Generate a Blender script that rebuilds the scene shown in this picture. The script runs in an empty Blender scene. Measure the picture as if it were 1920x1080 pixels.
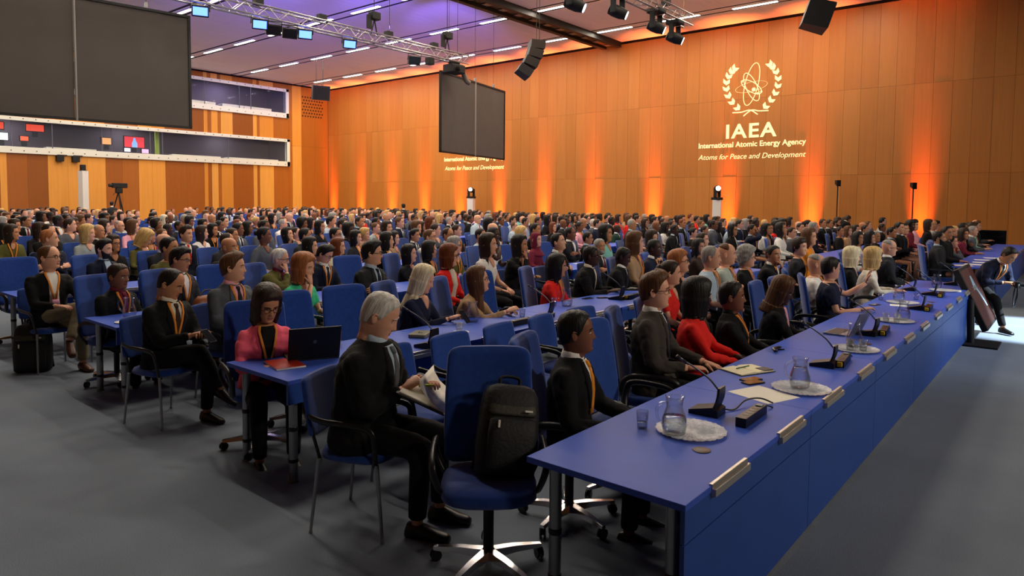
import bpy, bmesh, math, random
import numpy as np
from mathutils import Vector, Matrix, Euler, noise as mnoise

scene = bpy.context.scene
col = bpy.data.collections.new('hall')     # linked into the scene at the end
rnd = random.Random(7)

# ------------------------------------------------------------------ camera
CAM_YAW, CAM_PITCH, CAM_ROLL = 0.69200395, -0.05787522, 0.00897666
CAM_Z = 1.95
FOCAL_PX, CENTRE_Y = 1283.0, 450.23            # of a 1920 x 1080 frame

def make_camera():
    f = np.array([math.cos(CAM_YAW) * math.cos(CAM_PITCH), math.sin(CAM_YAW) * math.cos(CAM_PITCH), math.sin(CAM_PITCH)])
    r = np.array([math.sin(CAM_YAW), -math.cos(CAM_YAW), 0.0])
    u = np.cross(r, f)
    r2 = math.cos(CAM_ROLL) * r + math.sin(CAM_ROLL) * u
    u2 = -math.sin(CAM_ROLL) * r + math.cos(CAM_ROLL) * u
    cd = bpy.data.cameras.new('camera')
    cd.sensor_fit = 'HORIZONTAL'
    cd.sensor_width = 36.0
    cd.lens = FOCAL_PX / 1920 * 36.0
    cd.shift_y = (CENTRE_Y - 540.0) / 1920.0
    cd.clip_start, cd.clip_end = 0.05, 200.0
    o = bpy.data.objects.new('camera', cd)
    col.objects.link(o)
    m = Matrix(((r2[0], u2[0], -f[0], 0), (r2[1], u2[1], -f[1], 0), (r2[2], u2[2], -f[2], CAM_Z), (0, 0, 0, 1)))
    o.matrix_world = m
    scene.camera = o
make_camera()

# ------------------------------------------------------------------ world, colour management
w = bpy.data.worlds.new('world')
scene.world = w
w.use_nodes = True
w.node_tree.nodes['Background'].inputs[0].default_value = (0.9, 0.75, 0.6, 1)
w.node_tree.nodes['Background'].inputs[1].default_value = 0.02
vs = scene.view_settings
scene.display_settings.display_device = 'sRGB'
vs.view_transform = 'Standard'
vs.look = 'None'
vs.gamma = 1.0
vs.use_curve_mapping = False
vs.exposure = 0.0
cy = scene.cycles
cy.max_bounces = 6
cy.diffuse_bounces = 3
cy.glossy_bounces = 3
cy.transmission_bounces = 6
cy.transparent_max_bounces = 8
cy.sample_clamp_indirect = 4.0
cy.caustics_reflective = False
cy.caustics_refractive = False
cy.use_denoising = True
cy.use_adaptive_sampling = True
cy.adaptive_threshold = 0.03

# ------------------------------------------------------------------ room size (metres)
XR, YB, HC = 30.0, 42.29, 9.845         # right wall, back wall, ceiling
XL, YF = -9.0, -16.0

# ------------------------------------------------------------------ large lights
TUBE_W = 115.0          # power of one ceiling tube
def add_light(kind, name, loc, energy, color, target=None, parent=None, **kw):
    ld = bpy.data.lights.new(name, kind)
    ld.energy = energy
    ld.color = color
    for k, v in kw.items():
        setattr(ld, k, v)
    o = bpy.data.objects.new(name, ld)
    col.objects.link(o)
    o.location = loc
    if target is not None:
        d = Vector(target) - Vector(loc)
        o.rotation_euler = d.to_track_quat('-Z', 'Y').to_euler()
    if parent is not None:
        o.parent = parent
    return o
STAGE = []
# stage lighting in front of the audience (the rig over the podium, right of the picture)
STAGE.append(add_light('SPOT', 'stage_front_light', (9.0, -9.0, 7.5), 2600, (1.0, 0.88, 0.72), (8.0, 6.0, 1.0), spot_size=math.radians(70), spot_blend=0.9, shadow_soft_size=0.5))
STAGE.append(add_light('SPOT', 'stage_front_light', (19.0, -9.0, 7.5), 2800, (1.0, 0.88, 0.72), (18.0, 9.0, 1.0), spot_size=math.radians(75), spot_blend=0.9, shadow_soft_size=0.5))
STAGE.append(add_light('SPOT', 'stage_front_light', (2.0, -9.0, 6.5), 700, (1.0, 0.86, 0.70), (3.6, 4.0, 1.0), spot_size=math.radians(50), spot_blend=0.9, shadow_soft_size=0.4))
STAGE.append(add_light('SPOT', 'stage_side_light', (12.5, -6.5, 5.0), 1600, (0.62, 0.82, 1.0), (10.8, 1.2, 0.4), spot_size=math.radians(34), spot_blend=1.0, shadow_soft_size=0.3))
STAGE.append(add_light('SPOT', 'stage_beam_light', (14.0, -5.0, 6.5), 20000, (0.75, 0.9, 1.0), (13.4, 0.2, 0.0), spot_size=math.radians(20), spot_blend=0.3, shadow_soft_size=0.15))
# ================================================================== helpers
def lin(h):
    h = h.lstrip('#')
    out = []
    for i in (0, 2, 4):
        c = int(h[i:i + 2], 16) / 255
        out.append(c / 12.92 if c <= 0.04045 else ((c + 0.055) / 1.055) ** 2.4)
    return tuple(out)

_mats = {}
def mat(name, color, rough=0.6, metal=0.0, spec=0.4, noise=None, bump=None, emit=None, trans=0.0, ior=1.45, sheen=0.0, coat=0.0, alpha=1.0):
    """procedural principled material. noise=(scale, amount, stretch xyz); bump=(scale, strength, stretch)"""
    if name in _mats:
        return _mats[name]
    if isinstance(color, str):
        color = lin(color)
    m = bpy.data.materials.new(name)
    m.use_nodes = True
    nt = m.node_tree
    b = nt.nodes['Principled BSDF']
    b.inputs['Base Color'].default_value = (*color, 1)
    b.inputs['Roughness'].default_value = rough
    b.inputs['Metallic'].default_value = metal
    b.inputs['Specular IOR Level'].default_value = spec
    b.inputs['Transmission Weight'].default_value = trans
    b.inputs['IOR'].default_value = ior
    b.inputs['Sheen Weight'].default_value = sheen
    b.inputs['Coat Weight'].default_value = coat
    b.inputs['Alpha'].default_value = alpha
    if emit:
        b.inputs['Emission Color'].default_value = (*emit[0], 1)
        b.inputs['Emission Strength'].default_value = emit[1]
    if noise or bump:
        tc = nt.nodes.new('ShaderNodeTexCoord')
    if noise:
        mp = nt.nodes.new('ShaderNodeMapping')
        mp.inputs['Scale'].default_value = noise[2] if len(noise) > 2 else (1, 1, 1)
        nt.links.new(tc.outputs['Object'], mp.inputs['Vector'])
        n = nt.nodes.new('ShaderNodeTexNoise')
        n.inputs['Scale'].default_value = noise[0]
        n.inputs['Detail'].default_value = 4
        nt.links.new(mp.outputs['Vector'], n.inputs['Vector'])
        mx = nt.nodes.new('ShaderNodeMix')
        mx.data_type = 'RGBA'
        a = noise[1]
        mx.inputs['A'].default_value = (*[c * (1 - a) for c in color], 1)
        mx.inputs['B'].default_value = (*[min(1, c * (1 + a)) for c in color], 1)
        rp = nt.nodes.new('ShaderNodeMapRange')
        rp.inputs['From Min'].default_value = 0.3
        rp.inputs['From Max'].default_value = 0.7
        nt.links.new(n.outputs['Fac'], rp.inputs['Value'])
        nt.links.new(rp.outputs['Result'], mx.inputs['Factor'])
        nt.links.new(mx.outputs['Result'], b.inputs['Base Color'])
    if bump:
        mp2 = nt.nodes.new('ShaderNodeMapping')
        mp2.inputs['Scale'].default_value = bump[2] if len(bump) > 2 else (1, 1, 1)
        nt.links.new(tc.outputs['Object'], mp2.inputs['Vector'])
        n2 = nt.nodes.new('ShaderNodeTexNoise')
        n2.inputs['Scale'].default_value = bump[0]
        n2.inputs['Detail'].default_value = 3
        nt.links.new(mp2.outputs['Vector'], n2.inputs['Vector'])
        bp = nt.nodes.new('ShaderNodeBump')
        bp.inputs['Strength'].default_value = bump[1]
        bp.inputs['Distance'].default_value = bump[3] if len(bump) > 3 else 0.02
        nt.links.new(n2.outputs['Fac'], bp.inputs['Height'])
        nt.links.new(bp.outputs['Normal'], b.inputs['Normal'])
    _mats[name] = m
    return m

def frame_of(d):
    d = np.asarray(d, float)
    d = d / (np.linalg.norm(d) + 1e-12)
    up = np.array([0, 0, 1.0]) if abs(d[2]) < 0.95 else np.array([1.0, 0, 0])
    a = np.cross(up, d)
    a /= np.linalg.norm(a)
    return a, np.cross(d, a), d

class MB:
    def __init__(s):
        s.v, s.f, s.m, s.n = [], [], [], 0
    def add(s, V, F, mi=0):
        V = np.asarray(V, float).reshape(-1, 3)
        n = s.n
        s.v.append(V)
        s.f.extend([tuple(i + n for i in f) for f in F])
        s.m.extend([mi] * len(F))
        s.n += len(V)
        return s
    def box(s, lo, hi, mi=0, M=None):
        x0, y0, z0 = lo
        x1, y1, z1 = hi
        V = np.array([[x0, y0, z0], [x1, y0, z0], [x1, y1, z0], [x0, y1, z0], [x0, y0, z1], [x1, y0, z1], [x1, y1, z1], [x0, y1, z1]], float)
        if M is not None:
            V = V @ np.asarray(M)[:3, :3].T + np.asarray(M)[:3, 3]
        return s.add(V, [(0, 3, 2, 1), (4, 5, 6, 7), (0, 1, 5, 4), (1, 2, 6, 5), (2, 3, 7, 6), (3, 0, 4, 7)], mi)
    def cbox(s, lo, hi, c=0.01, mi=0, M=None):
        """box with chamfered edges"""
        lo = np.array(lo, float); hi = np.array(hi, float)
        bm = bmesh.new()
        bmesh.ops.create_cube(bm, size=1)
        for v in bm.verts:
            v.co = Vector(((lo + hi) / 2 + np.array(v.co) * (hi - lo)).tolist())
        bmesh.ops.bevel(bm, geom=bm.edges[:], offset=c, segments=2, affect='EDGES', profile=0.6)
        bm.verts.index_update()
        V = np.array([v.co for v in bm.verts]); F = [tuple(v.index for v in f.verts) for f in bm.faces]
        bm.free()
        if M is not None:
            V = V @ np.asarray(M)[:3, :3].T + np.asarray(M)[:3, 3]
        return s.add(V, F, mi)
    def loft(s, rings, cap0=True, cap1=True, mi=0, closed=True):
        R = [np.asarray(r, float) for r in rings]
        n = len(R[0])
        V = np.concatenate(R)
        F = []
        for i in range(len(R) - 1):
            for j in range(n if closed else n - 1):
                k = (j + 1) % n
                F.append((i * n + j, i * n + k, (i + 1) * n + k, (i + 1) * n + j))
        if closed and cap0:
            F.append(tuple(range(n - 1, -1, -1)))
        if closed and cap1:
            b = (len(R) - 1) * n
            F.append(tuple(b + j for j in range(n)))
        return s.add(V, F, mi)
    def tube(s, path, rad, n=8, mi=0, caps=True, squash=None):
        """round tube along a path; rad scalar or list; parallel-transport frames; squash=(a,b) radii factors"""
        P = [np.asarray(p, float) for p in path]
        if np.isscalar(rad):
            rad = [rad] * len(P)
        T = []
        for i in range(len(P)):
            d = P[min(i + 1, len(P) - 1)] - P[max(i - 1, 0)]
            T.append(d / (np.linalg.norm(d) + 1e-12))
        a, b, _ = frame_of(T[0])
        rings = []
        ang = np.linspace(0, 2 * np.pi, n, endpoint=False)
        ca, sa = np.cos(ang)[:, None], np.sin(ang)[:, None]
        q = squash or (1, 1)
        for i in range(len(P)):
            if i:
                a = a - T[i] * (a @ T[i])
                a /= np.linalg.norm(a) + 1e-12
                b = np.cross(T[i], a)
            rings.append(P[i] + rad[i] * (ca * a * q[0] + sa * b * q[1]))
        return s.loft(rings, caps, caps, mi)
    def cyl(s, p0, p1, r0, r1=None, n=12, mi=0, caps=True):
        return s.tube([p0, p1], [r0, r0 if r1 is None else r1], n, mi, caps)
    def lathe(s, prof, n=20, c=(0, 0, 0), mi=0, cap0=True, cap1=True, M=None):
        ang = np.linspace(0, 2 * np.pi, n, endpoint=False)
        rings = []
        for r, z in prof:
            ring = np.stack([r * np.cos(ang), r * np.sin(ang), np.full(n, z)], 1)
            if M is not None:
                ring = ring @ np.asarray(M)[:3, :3].T + np.asarray(M)[:3, 3]
            rings.append(ring + np.asarray(c))
        return s.loft(rings, cap0, cap1, mi)
    def ball(s, c, r, nu=12, nv=8, mi=0, M=None):
        r = np.array([r] * 3 if np.isscalar(r) else r, float)
        ang = np.linspace(0, 2 * np.pi, nu, endpoint=False)
        rings = []
        for k in range(nv + 1):
            t = -np.pi / 2 + np.pi * k / nv
            q = max(math.cos(t), 0.02)
            p = np.stack([q * np.cos(ang), q * np.sin(ang), np.full(nu, math.sin(t))], 1) * r
            if M is not None:
                p = p @ np.asarray(M)[:3, :3].T
            rings.append(p + np.asarray(c))
        return s.loft(rings, True, True, mi)
    def prism(s, pts, z0, z1, mi=0, M=None):
        """polygon in xy extruded along z"""
        n = len(pts)
        V = np.array([[p[0], p[1], z0] for p in pts] + [[p[0], p[1], z1] for p in pts], float)
        if M is not None:
            V = V @ np.asarray(M)[:3, :3].T + np.asarray(M)[:3, 3]
        F = [tuple(range(n - 1, -1, -1)), tuple(range(n, 2 * n))] + [(i, (i + 1) % n, n + (i + 1) % n, n + i) for i in range(n)]
        return s.add(V, F, mi)
    def xf(s, M):
        M = np.asarray(M)
        s.v = [V @ M[:3, :3].T + M[:3, 3] for V in s.v]
        return s
    def join(s, o, M=None, mi=None):
        for V in [np.concatenate(o.v)] if o.v else []:
            V2 = V if M is None else V @ np.asarray(M)[:3, :3].T + np.asarray(M)[:3, 3]
            n = s.n
            s.v.append(V2)
            s.f.extend([tuple(i + n for i in f) for f in o.f])
            s.m.extend(o.m if mi is None else [mi] * len(o.f))
            s.n += len(V2)
        return s
    def mesh(s, name, mats, smooth=None):
        """smooth: None flat, True all, or an angle in degrees"""
        me = bpy.data.meshes.new(name)
        V = np.concatenate(s.v) if s.v else np.zeros((0, 3))
        me.from_pydata(V.tolist(), [], s.f)
        for m in mats:
            me.materials.append(m)
        if len(mats) > 1:
            me.polygons.foreach_set('material_index', s.m)
        if smooth is not None:
            me.polygons.foreach_set('use_smooth', [True] * len(me.polygons))
            if smooth is not True:
                me.set_sharp_from_angle(angle=math.radians(smooth))
        me.update()
        return me

def link(name, me, parent=None, loc=(0, 0, 0), rot=(0, 0, 0), scale=None, M=None):
    o = bpy.data.objects.new(name, me)
    col.objects.link(o)
    if parent is not None:
        o.parent = parent
    if M is not None:
        o.matrix_local = M
    else:
        o.location = loc
        o.rotation_euler = rot
        if scale is not None:
            o.scale = scale if not np.isscalar(scale) else (scale,) * 3
    return o

def obj(name, mb, mats, parent=None, smooth=None, **kw):
    if not isinstance(mats, (list, tuple)):
        mats = [mats]
    return link(name, mb.mesh(name, mats, smooth), parent, **kw)

def tag(o, label=None, cat=None, group=None, kind=None):
    if label: o['label'] = label
    if cat: o['category'] = cat
    if group: o['group'] = group
    if kind: o['kind'] = kind
    return o

def empty(name, loc=(0, 0, 0), rz=0.0, label=None, cat=None, group=None, scale=None):
    o = bpy.data.objects.new(name, None)
    o.empty_display_size = 0.1
    col.objects.link(o)
    o.location = loc
    o.rotation_euler = (0, 0, rz)
    if scale is not None:
        o.scale = scale if not np.isscalar(scale) else (scale,) * 3
    return tag(o, label, cat, group)

def copy_tree(o, parent=None):
    c = o.copy()
    col.objects.link(c)
    c.parent = parent
    for ch in list(o.children):
        copy_tree(ch, c)
    return c

def set_mats(o, mats):
    for i, m in enumerate(mats):
        if i < len(o.material_slots):
            o.material_slots[i].link = 'OBJECT'
            o.material_slots[i].material = m

def fuse(mb, voxel, iters=4, name='fused', mats=(None,), factor=0.5):
    """one continuous surface from overlapping closed shells"""
    me = mb.mesh(name + '_raw', [])
    o = bpy.data.objects.new(name + '_raw', me)
    scene.collection.objects.link(o)
    r = o.modifiers.new('r', 'REMESH')
    r.mode = 'VOXEL'
    r.voxel_size = voxel
    r.adaptivity = 0
    sm = o.modifiers.new('s', 'SMOOTH')
    sm.factor = factor
    sm.iterations = iters
    dg = bpy.context.evaluated_depsgraph_get()
    out = bpy.data.meshes.new_from_object(o.evaluated_get(dg))
    out.name = name
    bpy.data.objects.remove(o)
    bpy.data.meshes.remove(me)
    out.materials.clear()
    for m in mats:
        out.materials.append(m)
    out.polygons.foreach_set('use_smooth', [True] * len(out.polygons))
    return out

def RZ(a):
    c, s_ = math.cos(a), math.sin(a)
    return np.array([[c, -s_, 0], [s_, c, 0], [0, 0, 1.0]])
def RX(a):
    c, s_ = math.cos(a), math.sin(a)
    return np.array([[1.0, 0, 0], [0, c, -s_], [0, s_, c]])
def RY(a):
    c, s_ = math.cos(a), math.sin(a)
    return np.array([[c, 0, s_], [0, 1.0, 0], [-s_, 0, c]])
def M4(R=None, t=(0, 0, 0)):
    M = np.eye(4)
    if R is not None:
        M[:3, :3] = R
    M[:3, 3] = t
    return M
def bez(p0, p1, p2, p3, n=10):
    t = np.linspace(0, 1, n)[:, None]
    p0, p1, p2, p3 = map(lambda p: np.asarray(p, float), (p0, p1, p2, p3))
    return (1 - t) ** 3 * p0 + 3 * (1 - t) ** 2 * t * p1 + 3 * (1 - t) * t ** 2 * p2 + t ** 3 * p3
def catmull(P, n=6):
    P = [np.asarray(p, float) for p in P]
    Q = [2 * P[0] - P[1]] + P + [2 * P[-1] - P[-2]]
    out = []
    for i in range(1, len(Q) - 2):
        for t in np.linspace(0, 1, n, endpoint=False):
            a, b, c, d = Q[i - 1], Q[i], Q[i + 1], Q[i + 2]
            out.append(0.5 * (2 * b + (c - a) * t + (2 * a - 5 * b + 4 * c - d) * t * t + (3 * b - a - 3 * c + d) * t ** 3))
    out.append(P[-1])
    return out
# ================================================================== room
def wood(name, color, var=0.18, rough=0.45):
    if name in _mats:
        return _mats[name]
    if isinstance(color, str):
        color = lin(color)
    m = bpy.data.materials.new(name)
    m.use_nodes = True
    nt = m.node_tree
    b = nt.nodes['Principled BSDF']
    g = nt.nodes.new('ShaderNodeNewGeometry')
    mp = nt.nodes.new('ShaderNodeMapping')
    mp.inputs['Scale'].default_value = (9, 9, 0.35)
    n = nt.nodes.new('ShaderNodeTexNoise')
    n.inputs['Scale'].default_value = 1.6
    n.inputs['Detail'].default_value = 5
    n.inputs['Roughness'].default_value = 0.65
    mx = nt.nodes.new('ShaderNodeMix')
    mx.data_type = 'RGBA'
    mx.inputs['A'].default_value = (*[c * (1 - var) for c in color], 1)
    mx.inputs['B'].default_value = (*[min(1, c * (1 + var)) for c in color], 1)
    nt.links.new(g.outputs['Position'], mp.inputs['Vector'])
    nt.links.new(mp.outputs['Vector'], n.inputs['Vector'])
    nt.links.new(n.outputs['Fac'], mx.inputs['Factor'])
    nt.links.new(mx.outputs['Result'], b.inputs['Base Color'])
    b.inputs['Roughness'].default_value = rough
    b.inputs['Specular IOR Level'].default_value = 0.3
    _mats[name] = m
    return m

WOOD_R = [wood('veneer_right_%d' % i, c) for i, c in enumerate(['#ac6d2f', '#af7031', '#aa6b2d', '#ae6f31', '#a8692c', '#b17233'])]
WOOD_L = [wood('veneer_light_%d' % i, c) for i, c in enumerate(['#d9943e', '#cf8834', '#dd9d48'])]
WOOD_D = [wood('veneer_dark_%d' % i, c) for i, c in enumerate(['#985519', '#8a4c14', '#a45f1f'])]
CARPET = None
def carpet():
    m = bpy.data.materials.new('carpet')
    m.use_nodes = True
    nt = m.node_tree
    b = nt.nodes['Principled BSDF']
    g = nt.nodes.new('ShaderNodeNewGeometry')
    n1 = nt.nodes.new('ShaderNodeTexNoise'); n1.inputs['Scale'].default_value = 1.3; n1.inputs['Detail'].default_value = 6
    n2 = nt.nodes.new('ShaderNodeTexNoise'); n2.inputs['Scale'].default_value = 140; n2.inputs['Detail'].default_value = 2
    ad = nt.nodes.new('ShaderNodeMath'); ad.operation = 'ADD'
    ml = nt.nodes.new('ShaderNodeMath'); ml.operation = 'MULTIPLY'; ml.inputs[1].default_value = 0.5
    mx = nt.nodes.new('ShaderNodeMix'); mx.data_type = 'RGBA'
    mx.inputs['A'].default_value = (*lin('#555d69'), 1)
    mx.inputs['B'].default_value = (*lin('#8d97a5'), 1)
    bp = nt.nodes.new('ShaderNodeBump'); bp.inputs['Strength'].default_value = 0.5; bp.inputs['Distance'].default_value = 0.004
    nt.links.new(g.outputs['Position'], n1.inputs['Vector'])
    nt.links.new(g.outputs['Position'], n2.inputs['Vector'])
    nt.links.new(n1.outputs['Fac'], ad.inputs[0]); nt.links.new(n2.outputs['Fac'], ad.inputs[1])
    nt.links.new(ad.outputs[0], ml.inputs[0]); nt.links.new(ml.outputs[0], mx.inputs['Factor'])
    nt.links.new(mx.outputs['Result'], b.inputs['Base Color'])
    nt.links.new(n2.outputs['Fac'], bp.inputs['Height']); nt.links.new(bp.outputs['Normal'], b.inputs['Normal'])
    b.inputs['Roughness'].default_value = 0.95
    b.inputs['Specular IOR Level'].default_value = 0.1
    return m
BLACK = mat('matte_black', '#141414', 0.6)
DARKGAP = mat('dark_gap', '#100c0a', 0.9)
CEIL = mat('ceiling_board', '#e2d6c8', 0.75, noise=(0.6, 0.05, (1, 14, 1)))
WHITE = mat('white_paint', '#e9e7e2', 0.5)
BOOTHWHITE = mat('booth_frame_white', '#dfe0d6', 0.45)

tag(obj('floor', MB().box((XL - .3, YF - .3, -0.2), (XR + .3, YB + 4.5, 0)), carpet()), kind='structure')
PLAINWALL = wood('veneer_plain', '#8f5d30')
tag(obj('wall_left', MB().box((XL - .3, YF, 0), (XL, YB, HC)), PLAINWALL), kind='structure')
tag(obj('wall_front', MB().box((XL, YF - .3, 0), (XR, YF, HC)), PLAINWALL), kind='structure')

# ---- right wall: veneer panels in three tiers
wr = tag(obj('wall_right', MB().box((XR, YF, 0), (XR + .3, YB, HC + .2)), DARKGAP), kind='structure')
PW = 0.62
tiers = [(0.0, 3.10), (3.106, 6.50), (6.506, HC - 0.12)]
pm = [MB().box((-0.035, 0.003, z0), (0, PW - 0.003, z1)).mesh('wall_panel', [None]) for z0, z1 in tiers]
y = YB - 0.04
while y - PW > YF:
    for k in range(3):
        o = link('wall_panel', pm[k], wr, loc=(XR + rnd.choice((0, 0, 0.004)), y - PW, 0))
        set_mats(o, [rnd.choice(WOOD_R)])
    y -= PW

# ---- back wall: light and dark strips around two ribbon windows
wb = tag(obj('wall_back', MB().box((XL, YB + 0.03, 0), (XR, YB + .3, 4.2)).box((XL, YB + .03, 5.98), (XR, YB + .3, 7.5)).box((XL, YB + .03, 9.36), (XR, YB + .3, HC + .2)).box((26.7, YB + .03, 4.2), (XR, YB + .3, 9.4)).box((XL, YB + .03, 4.2), (2.0, YB + .3, 9.4)), DARKGAP), kind='structure')
bxs = [10.23, 10.522, 12.334, 15.132, 16.892, 18.405, 19.68, 20.778, 21.017, 21.258, 21.675, 21.886, 22.674, 24.087, 24.355, 24.548, 25.571, 26.74, 27.005, 27.726, 29.95]
tones = 'LDLDLDDLDLDLDLDLDDLD'
left = 10.23
lt = []
tn = 'D'
while left > XL:
    wd = rnd.choice((0.5, 0.9, 1.4, 1.9, 2.4))
    lt.append((max(left - wd, XL), left, tn))
    tn = 'L' if tn == 'D' else 'D'
    left -= wd
strips = lt + [(bxs[i], bxs[i + 1], tones[i]) for i in range(len(tones))]
for x0, x1, t in strips:
    dep = 0.05 if t == 'L' else 0.03
    pieces = max(1, round((x1 - x0) / 0.95))
    for q in range(pieces):
        a = x0 + (x1 - x0) * q / pieces + 0.003
        b = x0 + (x1 - x0) * (q + 1) / pieces - 0.003
        bands = [(0, 4.2), (5.98, 7.5), (9.36, HC - .1)] if (a + b) / 2 < 26.72 and a > 2 else [(0, 5.6), (5.606, HC - .1)]
        if a < 26.72 < b:
            bands = [(0, 4.2), (5.98, 7.5), (9.36, HC - .1)]
        for z0, z1 in bands:
            o = obj('wall_panel', MB().box((a, YB - dep, z0), (b, YB + .03, z1)), rnd.choice(WOOD_L if t == 'L' else WOOD_D), wb)
vent = MB()
for r in range(7):
    for c in range(8):
        x = 27.86 + c * 0.215 + (0.1 if r % 2 else 0)
        z = 7.75 + r * 0.22
        vent.cyl((x, YB - 0.04, z), (x, YB - 0.036, z), 0.06, n=8)
tag(obj('vent_hole', vent, BLACK, wb), kind='stuff')

# ---- ribbon windows of the interpreters' and control booths
GLASSP = mat('booth_glass', '#8088a0', 0.03, spec=0.5, alpha=0.06)
BOLT = mat('bolt_dark', '#3b3b38', 0.5)
def booth(idx, x0, x1, z0, z1, mull, depth):
    fr = tag(obj('window_%d' % idx, MB()
        .box((x0, YB - .14, z0), (x1, YB + .3, z0 + .06)).box((x0, YB - .14, z1 - .06), (x1, YB + .3, z1))
        .box((x0, YB - .14, z0), (x0 + .1, YB + .3, z1)).box((x1 - .1, YB - .14, z0), (x1, YB + .3, z1)), BOOTHWHITE), kind='structure')
    # splayed border plates
    for zz0, zz1 in ((z0, z0 + .33), (z1 - .2, z1)):
        obj('window_frame', MB().cbox((x0, YB - .17, zz0), (x1, YB - .10, zz1), .015), BOOTHWHITE, fr)
    obj('window_frame', MB().cbox((x1 - .22, YB - .17, z0), (x1, YB - .10, z1), .015), BOOTHWHITE, fr)
    bl = MB()
    x = x0 + .3
    while x < x1 - .2:
        for zz in (z0 + .14, z1 - .09):
            bl.cyl((x, YB - .17, zz), (x, YB - .185, zz), .028, n=8)
        x += .56
    tag(obj('bolt', bl, BOLT, fr), kind='stuff')
    for i in range(len(mull) - 1):
        obj('window_pane', MB().box((mull[i] + .02, YB + .02, z0 + .33), (mull[i + 1] - .02, YB + .03, z1 - .2)), GLASSP, fr)
        obj('mullion', MB().box((mull[i + 1] - .02, YB + .01, z0 + .3), (mull[i + 1] + .02, YB + .05, z1 - .18)), mat('mullion_grey', '#555a66', .4), fr)
    obj('window_sill', MB().box((x0, YB - .1, z0 + .28), (x1, YB + .8, z0 + .335)), BOOTHWHITE, fr)
    rm = MB().box((x0, YB + depth, z0 - .6), (x1, YB + depth + .1, z1 + .4)).box((x0, YB + .3, z1 + .3), (x1, YB + depth, z1 + .4)).box((x0, YB + .3, z0 - .6), (x1, YB + depth, z0 - .5)).box((x1, YB + .3, z0 - .6), (x1 + .1, YB + depth, z1 + .4)).box((x0 - .1, YB + .3, z0 - .6), (x0, YB + depth, z1 + .4))
    obj('booth_interior', rm, mat('booth_wall', '#584f4c', .8), fr)
    return fr
bl_ = booth(1, 2.0, 26.75, 4.15, 6.02, [2.1, 6.5, 10.8, 12.6, 15.0, 15.5, 17.6, 18.3, 22.4, 26.6], 2.6)
bu_ = booth(2, 12.0, 26.7, 7.44, 9.41, [12.1, 16.5, 20.9, 23.2, 24.0, 26.5], 2.6)

# ---- ceiling with light channels running front to back
ceil = tag(obj('ceiling', MB().box((XL, YF, HC + .2), (XR, YB + .3, HC + .4)), DARKGAP), kind='structure')
CH = [27.53 - 4.575 * k for k in range(8)]
edges = [XL]
for x in reversed(CH):
    edges += [x - .38, x - .22, x + .22, x + .38]
edges += [XR - .05]
for i in range(0, len(edges) - 1, 2):
    wdt = edges[i + 1] - edges[i]
    if wdt < 1:   # strip that carries the tubes
        obj('ceiling_panel', MB().box((edges[i], YF, HC), (edges[i + 1], YB, HC + .2)), CEIL, ceil)
    else:
        yy = YF
        while yy < YB:
            y1 = min(yy + 3.23, YB)
            obj('ceiling_panel', MB().box((edges[i], yy + .004, HC), (edges[i + 1], y1 - .004, HC + .2)), CEIL, ceil)
            yy = y1
for i in range(1, len(edges) - 1, 2):
    obj('channel_groove', MB().box((edges[i], YF, HC + .012), (edges[i + 1], YB, HC + .05)), DARKGAP, ceil)
HOUS = mat('lamp_housing', '#bdb7ae', .5)
TUBE = mat('lit_tube', '#ffffff', .4, emit=((1.0, 0.93, 0.82), 6.0))
hm = MB().box((-.1, -.93, -.03), (.1, .93, .0)).mesh('housing', [HOUS])
tm = MB().cbox((-.075, -.9, -.05), (.075, .9, -.03), .008).mesh('tube', [TUBE])
names_ord = ['first', 'second', 'third', 'fourth', 'fifth', 'sixth', 'seventh', 'eighth', 'ninth', 'tenth', 'eleventh', 'twelfth', 'thirteenth', 'fourteenth', 'fifteenth']
for ci, x in enumerate(CH[:6]):
    for k in range(-1, 10):
        yy = 10.35 + 3.23 * k
        lab = 'ceiling tube, %s channel from the emblem wall, %s from the back' % (names_ord[ci], names_ord[9 - k])
        t = empty('ceiling_light', (x, yy, HC), 0, lab, 'ceiling light', 'tube lights in the ceiling channels')
        link('housing', hm, t)
        link('tube', tm, t)
        a = add_light('AREA', 'tube_glow', (0, 0, -.06), TUBE_W, (1.0, 0.86, 0.68), parent=t, shape='RECTANGLE', size=.14, size_y=1.8)

# ---- partition track across the ceiling
tr = empty('partition_track', (22.0, 18.4, HC), 0, 'dark partition track crossing the ceiling beside the hanging speaker', 'ceiling track')
obj('track_bed', MB().box((-8, -.28, -.12), (7.9, .28, 0)), wood('track_brown', '#5e4326'), tr)
for s_ in (-1, 1):
    obj('rail', MB().box((-8, s_ * .42 - .12, -.26), (7.9, s_ * .42 + .12, 0)), BLACK, tr)
for k in range(16):
    obj('bracket', MB().cbox((-7.6 + k, -.2, -.17), (-7.25 + k, .2, -.12), .01), mat('track_metal', '#77706a', .4, .6), tr)

# ---- emblem wall uplights
UPY = [41.6, 38.48, 35.15, 32.06, 28.9, 25.8, 22.6, 19.42, 15.96, 12.22, 8.66, 4.65]
UPM = mat('uplight_lens', '#ffb070', .3, emit=((1.0, .25, .05), 8))
for i, yy in enumerate(UPY):
    t = empty('floor_uplight', (XR - .18, yy, 0), 0, 'floor uplight casting an orange column on the emblem wall, %s from the back' % names_ord[i], 'uplight', 'orange uplights along the emblem wall')
    obj('housing', MB().cbox((-.12, -.38, 0), (.12, .38, .16), .015), BLACK, t)
    obj('lens', MB().box((-.07, -.33, .16), (.07, .33, .168)), UPM, t)
    add_light('AREA', 'uplight_beam', (0, 0, .2), 75, (1.0, .17, .04), parent=t, shape='RECTANGLE', size=.62, size_y=.12, spread=math.radians(23)).rotation_euler = Vector((.02, 0, 1)).to_track_quat('-Z', 'Y').to_euler()
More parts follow.
